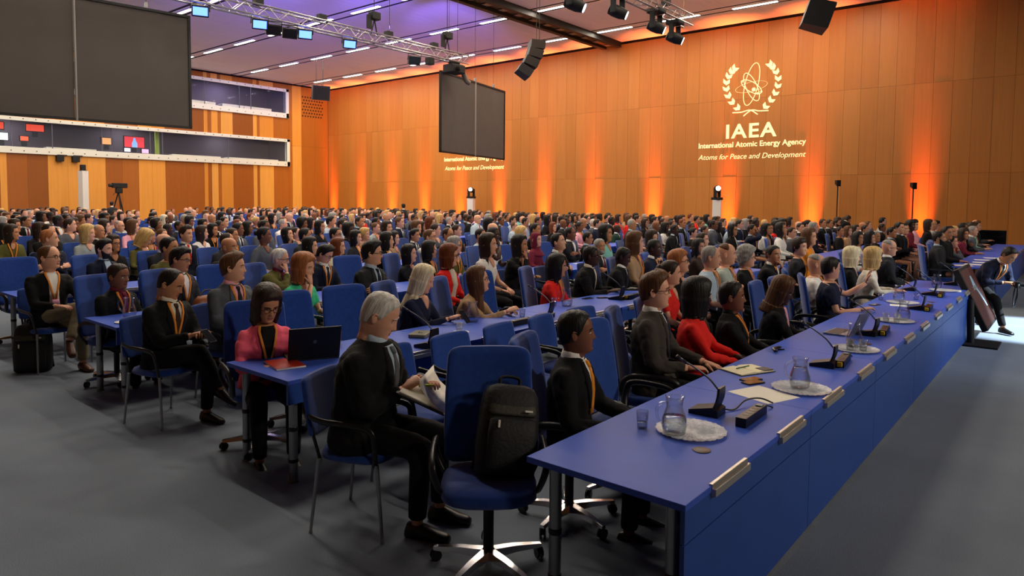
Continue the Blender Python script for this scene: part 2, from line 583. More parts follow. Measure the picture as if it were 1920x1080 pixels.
# ================================================================== chairs and tables
CHAIRBLUE = mat('chair_fabric_blue', '#21428f', 0.9, spec=0.15, noise=(30, .12), bump=(220, .25, (1, 1, 1), .004), sheen=.3)
PLASTIC = mat('black_plastic', '#17171a', .38)
CHROME = mat('polished_aluminium', '#c9c9cc', .18, 1.0)
STEEL = mat('grey_steel', '#8d8f92', .32, .85)
ALU = mat('brushed_aluminium', '#c4bfb6', .35, .8)
TABLEBLUE = mat('table_laminate_blue', '#3f5dc4', .46, spec=.2, noise=(3, .06))
TABLEEDGE = mat('table_panel_blue', '#2a4c9c', .45, noise=(3, .06))
GROMMET = mat('grommet_brown', '#5a4438', .4)

def sring(w, d, z, n=20, e=3.2, y0=0.0, curve=0.0):
    a = np.linspace(0, 2 * np.pi, n, endpoint=False)
    c, s_ = np.cos(a), np.sin(a)
    x = w * np.sign(c) * np.abs(c) ** (2 / e)
    yv = d * np.sign(s_) * np.abs(s_) ** (2 / e)
    return np.stack([x, yv + y0 + curve * x * x, np.full(n, z)], 1)

def seat_mb(w=.25, d=.24, z0=.42, z1=.50, yc=-.02):
    return MB().loft([sring(w * .9, d * .9, z0, y0=yc), sring(w, d, z0 + .015, y0=yc), sring(w, d, z1 - .025, y0=yc), sring(w * .96, d * .96, z1 - .006, y0=yc), sring(w * .7, d * .7, z1 + .002, y0=yc)])

def back_mb(w, z0, z1, y0, y1, t=.03, curve=-.55):
    R = []
    for v, k in ((0, .85), (.02, .95), (.06, 1), (.3, 1.02), (.6, 1.0), (.85, .97), (.93, .95), (.97, .90), (.99, .82), (1.0, .70)):
        z = z0 + (z1 - z0) * v
        R.append(sring(w * k, t * (1 if k > .84 else .6), z, n=24, e=3.5, y0=y0 + (y1 - y0) * v ** 1.2 + .035, curve=curve))
    return MB().loft(R)

def arm_mb(s_):
    P = catmull([(s_ * .22, .14, .43), (s_ * .285, .17, .56), (s_ * .29, .12, .655), (s_ * .29, -.08, .672), (s_ * .285, -.20, .655), (s_ * .275, -.235, .60), (s_ * .25, -.12, .47), (s_ * .22, -.02, .435)], 5)
    return MB().tube(P, .016, 7, squash=(1.5, .9))

SEAT1 = seat_mb().mesh('seat', [CHAIRBLUE], True)
BACK1 = back_mb(.245, .50, 1.12, .20, .30).mesh('backrest', [CHAIRBLUE], True)
ARM1 = [arm_mb(s_).mesh('armrest', [PLASTIC], True) for s_ in (-1, 1)]
COL1 = MB().cyl((0, 0, .09), (0, 0, .40), .028, n=12).box((-.1, -.12, .39), (.1, .12, .425)).cbox((-.05, .12, .40), (.05, .25, .43), .01).box((-.05, .22, .42), (.05, .26, .60)).mesh('column', [PLASTIC], 40)
def star_leg():
    R = []
    for r, w_, z, h in ((.03, .030, .105, .045), (.15, .026, .10, .032), (.27, .020, .085, .022), (.305, .016, .08, .018)):
        R.append(np.array([[r, -w_, z - h], [r, w_, z - h], [r, w_ * .75, z], [r, -w_ * .75, z]]))
    return MB().loft(R)
SLEG = star_leg().mesh('base_leg', [CHROME], 50)
CAST = MB().cyl((-.018, 0, .03), (-.006, 0, .03), .03, n=12).cyl((.006, 0, .03), (.018, 0, .03), .03, n=12).cyl((-.018, 0, .03), (.018, 0, .03), .012, n=8).cyl((0, 0, .03), (0, 0, .075), .009, n=8).mesh('caster', [PLASTIC], 40)

def swivel_parts(root):
    link('seat', SEAT1, root)
    link('backrest', BACK1, root)
    for a in ARM1:
        link('armrest', a, root)
    link('column', COL1, root)
    for k in range(5):
        a = math.radians(72 * k + 20)
        l = link('base_leg', SLEG, root, rot=(0, 0, a))
        link('caster', CAST, l, loc=(.295, 0, 0), rot=(0, 0, 1.1 * k))

SEAT2 = seat_mb(.235, .23, .43, .485).mesh('seat', [CHAIRBLUE], True)
BACK2 = back_mb(.225, .56, .90, .21, .27, .022, -.5).mesh('backrest', [CHAIRBLUE], True)
LEGS2 = []
for sx in (-1, 1):
    for sy in (-1, 1):
        yt = -.20 if sy < 0 else .17
        LEGS2.append(MB().cyl((sx * .215, yt, .44), (sx * .235, yt + sy * .045, 0.012), .013, .009, n=10).cyl((sx * .235, yt + sy * .045, .0), (sx * .235, yt + sy * .045, .014), .011, n=8).mesh('leg', [STEEL], 40))
ARM2 = []
for sx in (-1, 1):
    P = catmull([(sx * .215, -.19, .43), (sx * .25, -.20, .58), (sx * .262, -.17, .655), (sx * .262, -.02, .672), (sx * .255, .12, .675), (sx * .235, .22, .69)], 4)
    ARM2.append(MB().tube(P, .012, 7, squash=(1.6, .8)).mesh('armrest', [PLASTIC], True))
BACKF2 = MB().tube([(-.2, .17, .43), (-.2, .225, .60), (-.19, .26, .80)], .011, 6).tube([(.2, .17, .43), (.2, .225, .60), (.19, .26, .80)], .011, 6).mesh('back_frame', [PLASTIC], True)
def visitor_parts(root):
    link('seat', SEAT2, root)
    link('backrest', BACK2, root)
    link('back_frame', BACKF2, root)
    for m in LEGS2:
        link('leg', m, root)
    for m in ARM2:
        link('armrest', m, root)

# distant chairs: the same shape with fewer faces, one mesh
def far_chair(tall):
    b = MB()
    w_, z1 = (.245, 1.12) if tall else (.225, .90)
    b.cbox((-w_, -.26, .42), (w_, .22, .50), .03, 0)
    R = [sring(w_ * k, .03, z, n=12, e=4, y0=yy + .03, curve=-.5) for k, z, yy in ((.9, .5, .2), (1, .6, .215), (1, z1 - .08, .28), (.9, z1 - .02, .295), (.7, z1, .298))]
    b.loft(R, mi=0)
    b.cyl((0, 0, .06), (0, 0, .42), .03, n=6, mi=1)
    for k in range(5 if tall else 4):
        a = 2 * math.pi * k / (5 if tall else 4) + .6
        b.cyl((0, 0, .09), (.28 * math.cos(a), .28 * math.sin(a), .03), .02, n=4, mi=1)
    for s_ in (-1, 1):
        b.box((s_ * .285 - .02, -.22, .64), (s_ * .285 + .02, .17, .67), 1)
        b.box((s_ * .285 - .02, -.02, .44), (s_ * .285 + .02, .03, .65), 1)
    return b
FARMB = {t: far_chair(t) for t in (True, False)}
FAR = {t: FARMB[t].mesh('office_chair', [CHAIRBLUE, PLASTIC], 40) for t in (True, False)}
STUFF_CHAIRS = MB()

# ---- tables: units 1.667 m long in rows parallel to the back wall
UNIT, TD, TH = 1.667, .81, .74
def RK(k): return 1.97 + 2.83 * k          # rear edge of table row k
BLOCKS = {1: 2.5, 2: 15.85}                # left end of each block
tt = MB().cbox((0, -TD, TH - .03), (UNIT - .002, 0, TH), .003).mesh('tabletop', [TABLEBLUE])
ap = MB().box((0.002, -TD + .002, TH - .165), (UNIT - .004, -TD + .022, TH - .031)).mesh('apron', [TABLEEDGE])
fp = MB().box((0.002, -TD + .002, .03), (UNIT - .004, -TD + .022, TH - .172)).mesh('front_panel', [TABLEEDGE])
lg = MB().cyl((0, 0, .01), (0, 0, TH - .03), .030, n=16).cyl((0, 0, 0), (0, 0, .015), .034, n=16).mesh('leg', [STEEL], 40)
lr = MB().lathe([(.0305, .36), (.033, .365), (.033, .385), (.0305, .39)], 16, cap0=False, cap1=False).lathe([(.0305, .14), (.033, .145), (.033, .16), (.0305, .165)], 16, cap0=False, cap1=False).mesh('leg_ring', [PLASTIC], True)
nh = MB().cbox((0, -TD - .022, TH - .045), (.40, -TD + .004, TH - .012), .003).cbox((0, -TD - .006, TH - .014), (.40, -TD + .012, TH + .008), .003).mesh('nameplate_holder', [ALU])
gm = MB().lathe([(.0, 0), (.042, 0), (.044, .003), (.036, .006), (.0, .006)], 20, c=(0, 0, TH)).mesh('cable_grommet', [GROMMET], 40)
def ordn(i): return names_ord[i] if i < len(names_ord) else 'last'
for blk, bx0 in BLOCKS.items():
    for k in range(0, 12):
        for u in range(6):
            x0 = bx0 + u * UNIT
            if math.atan2(RK(k), x0) > math.radians(78):
                continue
            where = ('near block' if blk == 1 else 'far block')
            lab = 'blue conference table, %s row, %s unit from the left, %s' % (ordn(k), ordn(u), where)
            t = empty('conference_table', (x0, RK(k), 0), 0, lab, 'table', 'blue tables in the %s' % where)
            link('tabletop', tt, t)
            link('apron', ap, t)
            near = k <= 3 and blk == 1
            if k == 0:
                link('front_panel', fp, t)
            ends = [.10] + ([UNIT - .10] if u == 5 else [])
            for e in ends:
                for yy in (-TD + .10, -.10):
                    l = link('leg', lg, t, loc=(e, yy, 0))
                    if near and u < 2:
                        link('leg_ring', lr, l)
            if k <= 4:
                for off in (.25, 1.10):
                    link('nameplate_holder', nh, t, loc=(off, 0, 0))
            if near:
                link('cable_grommet', gm, t, loc=(.62, -.60, 0))
# ================================================================== people
SKINC = {1: '#d9a184', 2: '#b87f5c', 3: '#7d4f36', 4: '#452b20'}
LIPC = {1: '#b5665c', 2: '#96574a', 3: '#6d3a33', 4: '#452724'}
SKIN = {k: mat('skin_%d' % k, c, .48, spec=.35, noise=(25, .06)) for k, c in SKINC.items()}
LIP = {k: mat('lips_%d' % k, c, .4) for k, c in LIPC.items()}
EYEW = mat('eye_white', '#d8d3cc', .25)
IRIS = mat('eye_dark', '#1b120d', .15)
HAIRC = dict(k='#14110f', d='#2b1c12', n='#5a3a20', u='#6b3317', r='#a2643a', y='#c9a467', g='#8e8b86', w='#c9c5bd', q='#d9c9a4')
HAIR = {k: mat('hair_' + k, c, .5, spec=.35, noise=(60, .35, (1, 1, .08)), bump=(90, .6, (1, 1, .06), .01)) for k, c in HAIRC.items()}
CLOTHC = dict(K='#121214', N='#161c30', G='#52565c', D='#26272b', R='#dc2620', P='#ee6076', W='#e6e3dc', B='#a9bccb', T='#a88763', O='#5d5a2e', E='#1d3b2f',
              M='#6e1f33', L='#9fa7a6', A='#dd8a2a', C='#7fc0b4', V='#3bbd8c', S='#a9b3a8', H='#3a2a20', Y='#e7cf3a', X='#d8cdb8', Q='#e9a6b4', Z='#1b2138', J='#7d735a', F='#3d3833')
CLOTH = {k: mat('cloth_' + k, c, .85, spec=.2, noise=(9, .10), bump=(7, .35, (1, 1, 1), .05), sheen=.03) for k, c in CLOTHC.items()}
LANY = mat('lanyard_orange', '#d9822b', .7)
BADGE = mat('badge_card', '#e8a8c8', .5)
LEATHER = mat('shoe_leather', '#15110f', .35)
LEATHERB = mat('shoe_brown', '#4a2818', .4)
GLASSF = mat('spectacle_frame', '#16120f', .3)

# ---- head profile: height, half width, front, back
HP = np.array([
    [-.160, .050, .030, .066], [-.138, .050, .036, .066], [-.126, .049, .050, .066], [-.119, .046, .070, .068], [-.112, .046, .0845, .070], [-.100, .052, .0895, .073],
    [-.085, .058, .0900, .078], [-.060, .0655, .0905, .086], [-.030, .0725, .0915, .093], [.000, .0760, .0930, .0985], [.025, .0770, .0960, .1010], [.050, .0755, .0940, .1005],
    [.075, .0700, .0850, .0935], [.095, .0600, .0700, .0800], [.110, .0440, .0500, .0590], [.118, .0260, .0300, .0350], [.121, .0040, .0050, .0050]])
def head_prof(z):
    return [np.interp(z, HP[:, 0], HP[:, i]) for i in (1, 2, 3)]
def head_pts(az, z, detail=True):
    """az: array, z: scalar -> points (n,3); forward is -y"""
    w_, f, b = head_prof(z)
    s_, c = np.sin(az), np.cos(az)
    e = 2 / 2.25
    x = w_ * np.sign(s_) * np.abs(s_) ** e
    y = np.where(c > 0, -f * np.abs(c) ** e, b * np.abs(c) ** e)
    if detail:
        fr = (c > 0)
        g = lambda x0, z0, sx, sz: np.exp(-((x - x0) / sx) ** 2 - ((z - z0) / sz) ** 2)
        nose = np.interp(z, [-.052, -.046, -.038, -.015, .012, .022], [0, .014, .024, .013, .004, 0])
        dy = nose * np.exp(-(x / (.010 + .004 * np.interp(z, [-.04, .01], [1, 0]))) ** 2)
        dy = dy - .009 * (g(.032, .002, .016, .014) + g(-.032, .002, .016, .014))
        dy = dy + .004 * (g(.03, .021, .02, .008) + g(-.03, .021, .02, .008))
        dy = dy + .005 * g(0, -.064, .02, .006) + .004 * g(0, -.076, .017, .005) - .004 * g(0, -.070, .02, .002) - .003 * g(0, -.086, .02, .006)
        dy = dy + .004 * g(0, -.102, .02, .012) + .003 * (g(.045, -.03, .018, .02) + g(-.045, -.03, .018, .02))
        y = y - np.where(fr, dy, 0)
    return np.stack([x, y, np.full(len(az), z)], 1)
def az_grid(n):
    t = np.linspace(-np.pi, np.pi, n, endpoint=False)
    return t - .45 * np.sin(t)

# ---- hair: the head surface pushed out inside the hairline
def smooth01(t):
    t = np.clip(t, 0, 1)
    return t * t * (3 - 2 * t)
def hair_mb(style, n=40, lv=22):
    az = az_grid(n)
    aa = np.degrees(np.abs(az))
    T, top, L, openw = .014, .012, 0, 60
    hl = np.interp(aa, [0, 25, 45, 62, 72, 84, 100, 115, 180], [.074, .070, .062, .040, .005, -.02, -.01, -.06, -.085])
    noise_a = 0
    if style == 'fringe':
        hl = np.interp(aa, [0, 40, 60, 80, 100, 120, 180], [.3, .3, .2, .035, .045, .06, .07]); T = .007; top = 0
    elif style == 'thin':
        hl = np.interp(aa, [0, 25, 45, 62, 72, 84, 100, 115, 180], [.098, .100, .088, .05, .01, -.02, -.01, -.06, -.085]); T = .007; top = .0
    elif style == 'crop':
        T, top = .006, .003
    elif style == 'quiff':
        T, top = .012, .026
    elif style in ('long', 'wavy', 'dread'):
        hl = np.interp(aa, [0, 20, 45, 58, 66, 180], [.078, .074, .058, .02, -.3, -.3]); T = .020; top = .014; L = .34; openw = 62
        if style == 'wavy': T = .03; L = .24
        if style == 'dread': T = .013; top = .010; L = .24; openw = 50
    elif style == 'bob':
        hl = np.interp(aa, [0, 20, 45, 56, 64, 180], [.066, .062, .052, .02, -.3, -.3]); T = .024; top = .020; L = .150; openw = 60
    elif style == 'pixie':
        hl = np.interp(aa, [0, 25, 45, 62, 72, 90, 115, 180], [.055, .056, .05, .03, -.01, -.035, -.07, -.10]); T = .020; top = .014
    elif style == 'bun':
        T, top = .009, .004
    elif style == 'curly':
        hl = np.interp(aa, [0, 25, 45, 62, 72, 90, 115, 180], [.068, .066, .055, .03, -.02, -.05, -.09, -.11]); T = .032; top = .018; noise_a = .014
    elif style == 'afro':
        hl = np.interp(aa, [0, 25, 45, 62, 72, 90, 115, 180], [.068, .066, .055, .03, -.03, -.07, -.10, -.12]); T = .050; top = .02; noise_a = .01
    elif style == 'hijab':
        hl = np.interp(aa, [0, 30, 50, 58, 180], [.070, .064, .03, -.3, -.3]); T = .012; top = .008; L = .30; openw = 50
    zs = np.concatenate([np.linspace(-.13, .09, lv - 6), [.10, .108, .114, .118, .1205, .121]])
    rings = []
    mb = MB()
    if L:
        m = 9
        for i in range(m):
            q = 1 - i / m                     # 1 bottom .. 0 at -.13
            z = -.13 - (L - .13) * q if L > .13 else -.13 - .02 * q
            k = 1 - .25 * q * (1 if style in ('long', 'bob') else 0)
            w_, b_ = .086 + .012 * np.sin(q * 2), .100 + .01 * q
            yc = .005 + .015 * q
            if style == 'hijab':
                w_, b_ = .078 + .10 * smooth01((q - .1) / .9), .092 + .06 * smooth01((q - .1) / .9); yc = 0
            if style == 'bob':
                w_, b_ = .098 * (1 - .28 * q * q), .110 * (1 - .32 * q * q); yc = .004
            if style in ('wavy', 'dread'):
                w_, b_ = .096 + .004 * q, .108 - .012 * q
            s_, c = np.sin(az), np.cos(az)
            fr = (w_ * .85 if style != 'hijab' else .07 + .06 * smooth01(q))
            x = w_ * s_
            y = np.where(c > 0, -fr * c, -b_ * c) + yc
            if style != 'hijab':
                ins = aa < openw
                x = np.where(ins, .040 * s_, x)
                y = np.where(ins, .02 - .03 * c, y)
            if style == 'dread':
                r_ = 1 + .07 * np.sin(az * 19 + i)
                x, y = x * r_, y * r_
            elif style in ('long', 'wavy'):
                r_ = 1 + .03 * np.sin(az * 13 + q * 6) + (.05 * np.sin(az * 7 + q * 14) if style == 'wavy' else 0)
                x, y = x * r_, y * r_
            rings.append(np.stack([x * (1 - .3 * (q > .9)), y, np.full(n, z)], 1))
    c0 = np.array([0, .005, .02])
    for z in zs:
        p = head_pts(az, z, False)
        if L and z < .02:
            w0, f0, b0 = head_prof(z)
            kx = max(w0, .0745) / w0
            p[:, 0] *= np.where(aa > openw - 8, kx, 1)
            p[:, 1] = np.where(p[:, 1] > 0, p[:, 1] * max(b0, .096) / b0, p[:, 1])
            p[:, 1] = np.where((aa > openw) & (aa < 90), np.minimum(p[:, 1], -.01), p[:, 1])
        d = p - c0
        d /= np.linalg.norm(d, axis=1)[:, None] + 1e-9
        ins = smooth01((z - hl) / .018)
        th = T + top * smooth01((z - .03) / .09)
        if style == 'quiff':
            th = T + top * smooth01((z - .03) / .07) * (.5 + .5 * np.cos(az))
        if L and z < 0 and style != 'hijab':
            th = th + .006
        if noise_a:
            th = th + np.array([noise_a * mnoise.noise(Vector(v) * 38) for v in p.tolist()])
        if style == 'dread':
            th = th * (1 + .25 * np.sin(az * 19))
        elif style in ('long', 'bob', 'pixie', 'quiff', 'crop'):
            th = th + np.array([.0045 * mnoise.noise(Vector((v[0] * 55, v[1] * 55, v[2] * 14))) for v in p.tolist()])
        h = th * ins - .014 * (1 - ins)
        rings.append(p + d * h[:, None])
    mb.loft(rings)
    if style == 'bun':
        mb.ball((0, .115, .045), (.04, .035, .04), 14, 10)
    if style == 'pony':
        mb.tube(catmull([(0, .10, .04), (0, .15, .0), (0, .15, -.12), (0, .13, -.22)], 4), [.02] * 4 + [.03] * 4 + [.025] * 4 + [.008], 8)
    return mb
_hair = {}
def hair_mesh(style, hi=True):
    key = (style, hi)
    if key not in _hair:
        _hair[key] = hair_mb(style, 56 if hi else 26, 30 if hi else 15).mesh('hair', [None], True)
    return _hair[key]
def beard_mesh():
    if 'beard' not in _hair:
        az = az_grid(40)
        aa = np.degrees(np.abs(az))
        rings = []
        for z in np.linspace(-.128, .0, 16):
            p = head_pts(az, z, True)
            lim = np.interp(aa, [0, 14, 26, 50, 75, 85, 95], [-.05, -.05, -.052, -.045, -.01, .0, -.3])
            mouth = np.exp(-(p[:, 0] / .02) ** 2 - ((z + .070) / .010) ** 2) * (np.cos(az) > 0)
            ins = smooth01((lim - z) / .012) * (np.cos(az) > -.05) * (1 - mouth)
            d = p.copy(); d[:, 2] = 0
            d /= np.linalg.norm(d, axis=1)[:, None] + 1e-9
            rings.append(p + d * (.009 * ins - .012 * (1 - ins))[:, None])
        _hair['beard'] = MB().loft(rings).mesh('beard', [None], True)
    return _hair['beard']
def glasses_mesh():
    if 'glasses' not in _hair:
        b = MB()
        a = np.linspace(0, 2 * np.pi, 17)
        for s_ in (-1, 1):
            P = [(s_ * .034 + .024 * math.cos(t), -.101 + .004 * abs(math.cos(t)), .0 + .018 * math.sin(t)) for t in a]
            b.tube(P, .0022, 5)
            b.tube([(s_ * .058, -.098, .004), (s_ * .074, -.085, .006), (s_ * .081, .005, .006)], .0022, 5)
        b.tube([(-.011, -.104, .004), (.011, -.104, .004)], .0022, 5)
        _hair['glasses'] = b.mesh('glasses', [GLASSF], True)
    return _hair['glasses']

# ---- hands
def hand_mb(curl=.5, right=True, thumb_in=.3, n=7):
    b = MB()
    R = []
    a = np.linspace(0, 2 * np.pi, 12, endpoint=False)
    for y, w_, h in ((-.03, .024, .019), (0, .026, .018), (.025, .034, .017), (.06, .040, .014), (.088, .040, .012), (.096, .034, .008)):
        R.append(np.stack([w_ * np.cos(a), np.full(12, y), h * np.sin(a)], 1))
    b.loft(R)
    for x, L, r in ((.030, .072, .0082), (.010, .080, .0086), (-.010, .075, .0082), (-.028, .058, .0072)):
        P = [np.array([x, .082, 0.0])]
        ang = curl * .35
        for seg in (.45, .32, .23):
            P.append(P[-1] + L * seg * np.array([x * .6, math.cos(ang), -math.sin(ang)]))
            ang += curl * .8
        b.tube(P, [r, r * .97, r * .9, r * .62], n)
    P = [np.array([.018, .012, -.006]), np.array([.040, .042, -.012])]
    P.append(P[-1] + .034 * np.array([.55 - thumb_in, .8, -.25 - .3 * curl]))
    P.append(P[-1] + .026 * np.array([.3 - thumb_in, .85, -.25 - .4 * curl]))
    b.tube(P, [.015, .0125, .0105, .007], n)
    if not right:
        M = np.diag([-1.0, 1, 1, 1])
        b.xf(M)
    return b

def two_bone(S, W, l1, l2, pole):
    S, W, pole = map(lambda p: np.asarray(p, float), (S, W, pole))
    d = W - S
    L = np.linalg.norm(d)
    if L > (l1 + l2) * .995:
        W = S + d / L * (l1 + l2) * .995
        d = W - S
        L = np.linalg.norm(d)
    u = d / L
    a = (l1 * l1 - l2 * l2 + L * L) / (2 * L)
    h = math.sqrt(max(l1 * l1 - a * a, 1e-6))
    p = pole - S
    p = p - u * (p @ u)
    p /= np.linalg.norm(p) + 1e-9
    return S + u * a + p * h, W

TS = np.array([-.10, -.03, .06, .16, .24, .32, .39, .435, .475, .505, .530, .555])
TW = {'m': np.array([.185, .195, .185, .172, .178, .188, .192, .184, .155, .112, .080, .066]),
      'f': np.array([.19, .20, .185, .160, .164, .172, .174, .165, .136, .100, .072, .058])}
TF = {'m': np.array([.13, .135, .135, .132, .135, .138, .130, .118, .100, .080, .066, .058]),
      'f': np.array([.12, .125, .120, .115, .130, .152, .128, .108, .090, .072, .060, .052])}
TB = {'m': np.array([.12, .125, .115, .11, .115, .122, .118, .110, .100, .088, .076, .066]),
      'f': np.array([.12, .125, .110, .10, .102, .108, .104, .098, .090, .080, .068, .058])}

class Pose:
    def __init__(s, g='m', lean=4, yaw=20, pitch=0, roll=0, twist=0, rh=(-.10, -.30, .66), lh=(.10, -.30, .66), rp=None, lp=None, rd=(0, -.2, 1), ld=(0, -.2, 1),
                 rcurl=.6, lcurl=.6, legs='sit', stand=False, side=0, fat=1.0, rhd=None, lhd=None, hip=None, hs=1.08):
        s.__dict__.update(locals())
        s.fat = fat * 1.05
        s.hipz = .93 if stand else .56
        s.H0 = np.array([0, 0, s.hipz]) if hip is None else np.array(hip, float)
        L = math.radians(lean)
        s.Rt = RZ(math.radians(twist)) @ RX(L) @ RY(math.radians(side))      # torso frame
        s.up = s.Rt[:, 2]
        s.fw = -s.Rt[:, 1]
        s.lx = s.Rt[:, 0]
        s.Rh = RZ(math.radians(yaw)) @ RX(math.radians(-pitch)) @ RY(math.radians(roll))
        nb = s.tp(.535)
        s.hc = nb + np.array([0, 0, .03]) * 1 + s.up * .06 + (np.array([0, 0, .065]) + s.Rh @ np.array([0, -.018, 0]))
        if lean > 25:
            s.hc = nb + s.up * .10 + s.Rh @ np.array([0, -.03, .06])
    def tp(s, q, x=0.0, y=0.0):
        bow = .02 * math.sin(max(0, min(1, q / .5)) * math.pi)
        return s.H0 + s.up * q + s.lx * x - s.fw * (y + bow)
    def ring(s, q, w_, f, b, n, e=2.4):
        a = np.linspace(-np.pi, np.pi, n, endpoint=False)
        sn, cs = np.sin(a), np.cos(a)
        p = 2 / e
        x = w_ * np.sign(sn) * np.abs(sn) ** p
        y = np.where(cs > 0, -f, b) * np.abs(cs) ** p
        return s.tp(q) + x[:, None] * s.lx + y[:, None] * (-s.fw)
    def front(s, q, x, off):
        w_ = np.interp(q, TS, TW[s.g]) * s.fat
        f = np.interp(q, TS, TF[s.g]) * s.fat
        k = min(.97, abs(x) / w_)
        y = f * (1 - k ** 2.4) ** (1 / 2.4)
        return s.tp(q, x) + s.fw * (y + off)
    def shoulders(s):
        w_ = .166 if s.g == 'm' else .148
        return s.tp(.436, -w_ * s.fat), s.tp(.436, w_ * s.fat)
    def arms(s):
        if hasattr(s, '_arms'):
            return s._arms
        SR, SL = s.shoulders()
        l1, l2 = (.285, .255) if s.g == 'm' else (.265, .24)
        out = []
        for S, h, pl, sg in ((SR, s.rh, s.rp, -1), (SL, s.lh, s.lp, 1)):
            hh = np.asarray(h, float)
            if pl is None:
                pl = S + np.array([sg * .25, .12, -.45])
            E_, W = two_bone(S, hh, l1, l2, pl)
            out.append((S, E_, W))
        s._arms = out
        return out
    def legpts(s):
        if isinstance(s.legs, (list, tuple)):
            return s.legs
        if s.legs == 'stand':
            return [[(-.09, 0, .90), (-.11, -.02, .50), (-.12, .02, .09), (0, -1)], [(.09, 0, .90), (.11, -.03, .50), (.12, 0, .09), (0, -1)]]
        if s.legs == 'cross':     # right leg over left knee
            return [[(-.09, 0, .57), (.02, -.42, .66), (.16, -.52, .30), (.3, -1)], [(.09, 0, .55), (.10, -.43, .52), (.10, -.40, .09), (0, -1)]]
        return [[(-.09, 0, .555), (-.13, -.43, .53), (-.12, -.40, .09), (0, -1)], [(.09, 0, .555), (.13, -.43, .53), (.12, -.44, .09), (0, -1)]]

def body_mesh(P, hi=True, head_only=False):
    n = 56 if hi else 26
    b = MB()
    az = az_grid(n)
    rings = []
    g = P.g
    if not head_only:
        t = np.linspace(-np.pi, np.pi, n, endpoint=False)
        for q in (.0, .16, .30, .40, .45, .49, .52):
            w_, f, bb = (np.interp(q, TS, A[g]) * .90 * P.fat for A in (TW, TF, TB))
            sn, cs = np.sin(az), np.cos(az)
            y = np.where(cs > 0, -f * cs, -bb * cs)
            rings.append(P.tp(q) + (w_ * sn)[:, None] * P.lx + y[:, None] * (-P.fw))
    kf = .90 if g == 'f' else 1.0
    sn, cs = np.sin(az), np.cos(az)
    nb = P.tp(.54)
    base = [nb + (.058 * kf * sn)[:, None] * P.lx + (np.where(cs > 0, -.052, .058) * np.abs(cs) * kf)[:, None] * (-P.fw)]
    rings += base
    hr = lambda z: (head_pts(az, z) * P.hs) @ P.Rh.T + P.hc
    rings += [base[0] * .5 + hr(-.16) * .5]
    zs = np.concatenate([np.linspace(-.16, -.128, 3), np.linspace(-.124, .10, 46 if hi else 22), [.106, .112, .117, .120, .121]])
    rings += [hr(z) for z in zs]
    b.loft(rings)
    # lips by position
    if hi:
        V = np.concatenate(b.v)
        loc = (V - P.hc) @ P.Rh / P.hs
        lip = (np.abs(loc[:, 0]) < .024) & (loc[:, 2] < -.058) & (loc[:, 2] > -.081) & (loc[:, 1] < -.07)
        b.m = [3 if all(lip[i] for i in f) else 0 for f in b.f]
    hM = M4(P.Rh * P.hs, P.hc)
    hb = MB()
    for s_ in (-1, 1):
        hb.ball((s_ * .032, -.0745, .001), (.0135, .0125, .0105), 10, 6, 1)
        hb.ball((s_ * .032 , -.0815, .001), (.0062, .0062, .0070), 8, 6, 2)
        hb.tube([(s_ * .013, -.095, .019), (s_ * .032, -.0955, .0245), (s_ * .053, -.080, .019)], [.003, .0042, .002], 6, 4)
        # upper lid
        hb.tube([(s_ * .018, -.083, .006), (s_ * .032, -.089, .0115), (s_ * .047, -.078, .005)], [.003, .004, .003], 6, 0)
        # ears
        e = MB().ball((0, 0, 0), (.006, .019, .031), 10, 8)
        e.tube([(s_ * .004, .012, -.02), (s_ * .008, .018, .008), (s_ * .008, .006, .026), (s_ * .006, -.012, .018)], [.004, .005, .005, .003], 5)
        hb.join(e, M4(RZ(s_ * -.35), (s_ * .078, .012, -.008)), 0)
    b.join(hb, hM)
    if head_only:
        return b.mesh('body', [None] * 5, True)
    # arms and hands
    for i, (S, E_, W) in enumerate(P.arms()):
        r = (.046, .042, .036, .038, .034, .024) if g == 'm' else (.040, .036, .031, .033, .029, .021)
        pts = [S, S * .5 + E_ * .5, E_ * .9 + S * .1, E_ * .85 + W * .15, E_ * .55 + W * .45, W]
        b.tube(pts, r, 12 if hi else 8)
        d = (W - E_) / (np.linalg.norm(W - E_) + 1e-9)
        hd = P.rhd if i == 0 else P.lhd
        y = d if hd is None else np.asarray(hd, float) / np.linalg.norm(hd)
        z = np.asarray(P.rd if i == 0 else P.ld, float)
        z = z - y * (z @ y)
        z /= np.linalg.norm(z) + 1e-9
        x = np.cross(y, z)
        hb = hand_mb(P.rcurl if i == 0 else P.lcurl, True, n=7 if hi else 5)
        if i == 0:
            R = np.stack([-x, y, z], 1)
        else:
            R = np.stack([x, y, z], 1)
        k = 1.0 if g == 'm' else .92
        b.join(hb, M4(R * k, W + y * .025))
    # legs
    for a, kn, an, fd in P.legpts():
        b.tube([a, np.asarray(a) * .5 + np.asarray(kn) * .5, kn, np.asarray(kn) * .55 + np.asarray(an) * .45, an], [.06, .06, .042, .044, .033], 10 if hi else 6)
    return b.mesh('body', [None] * 5, True)

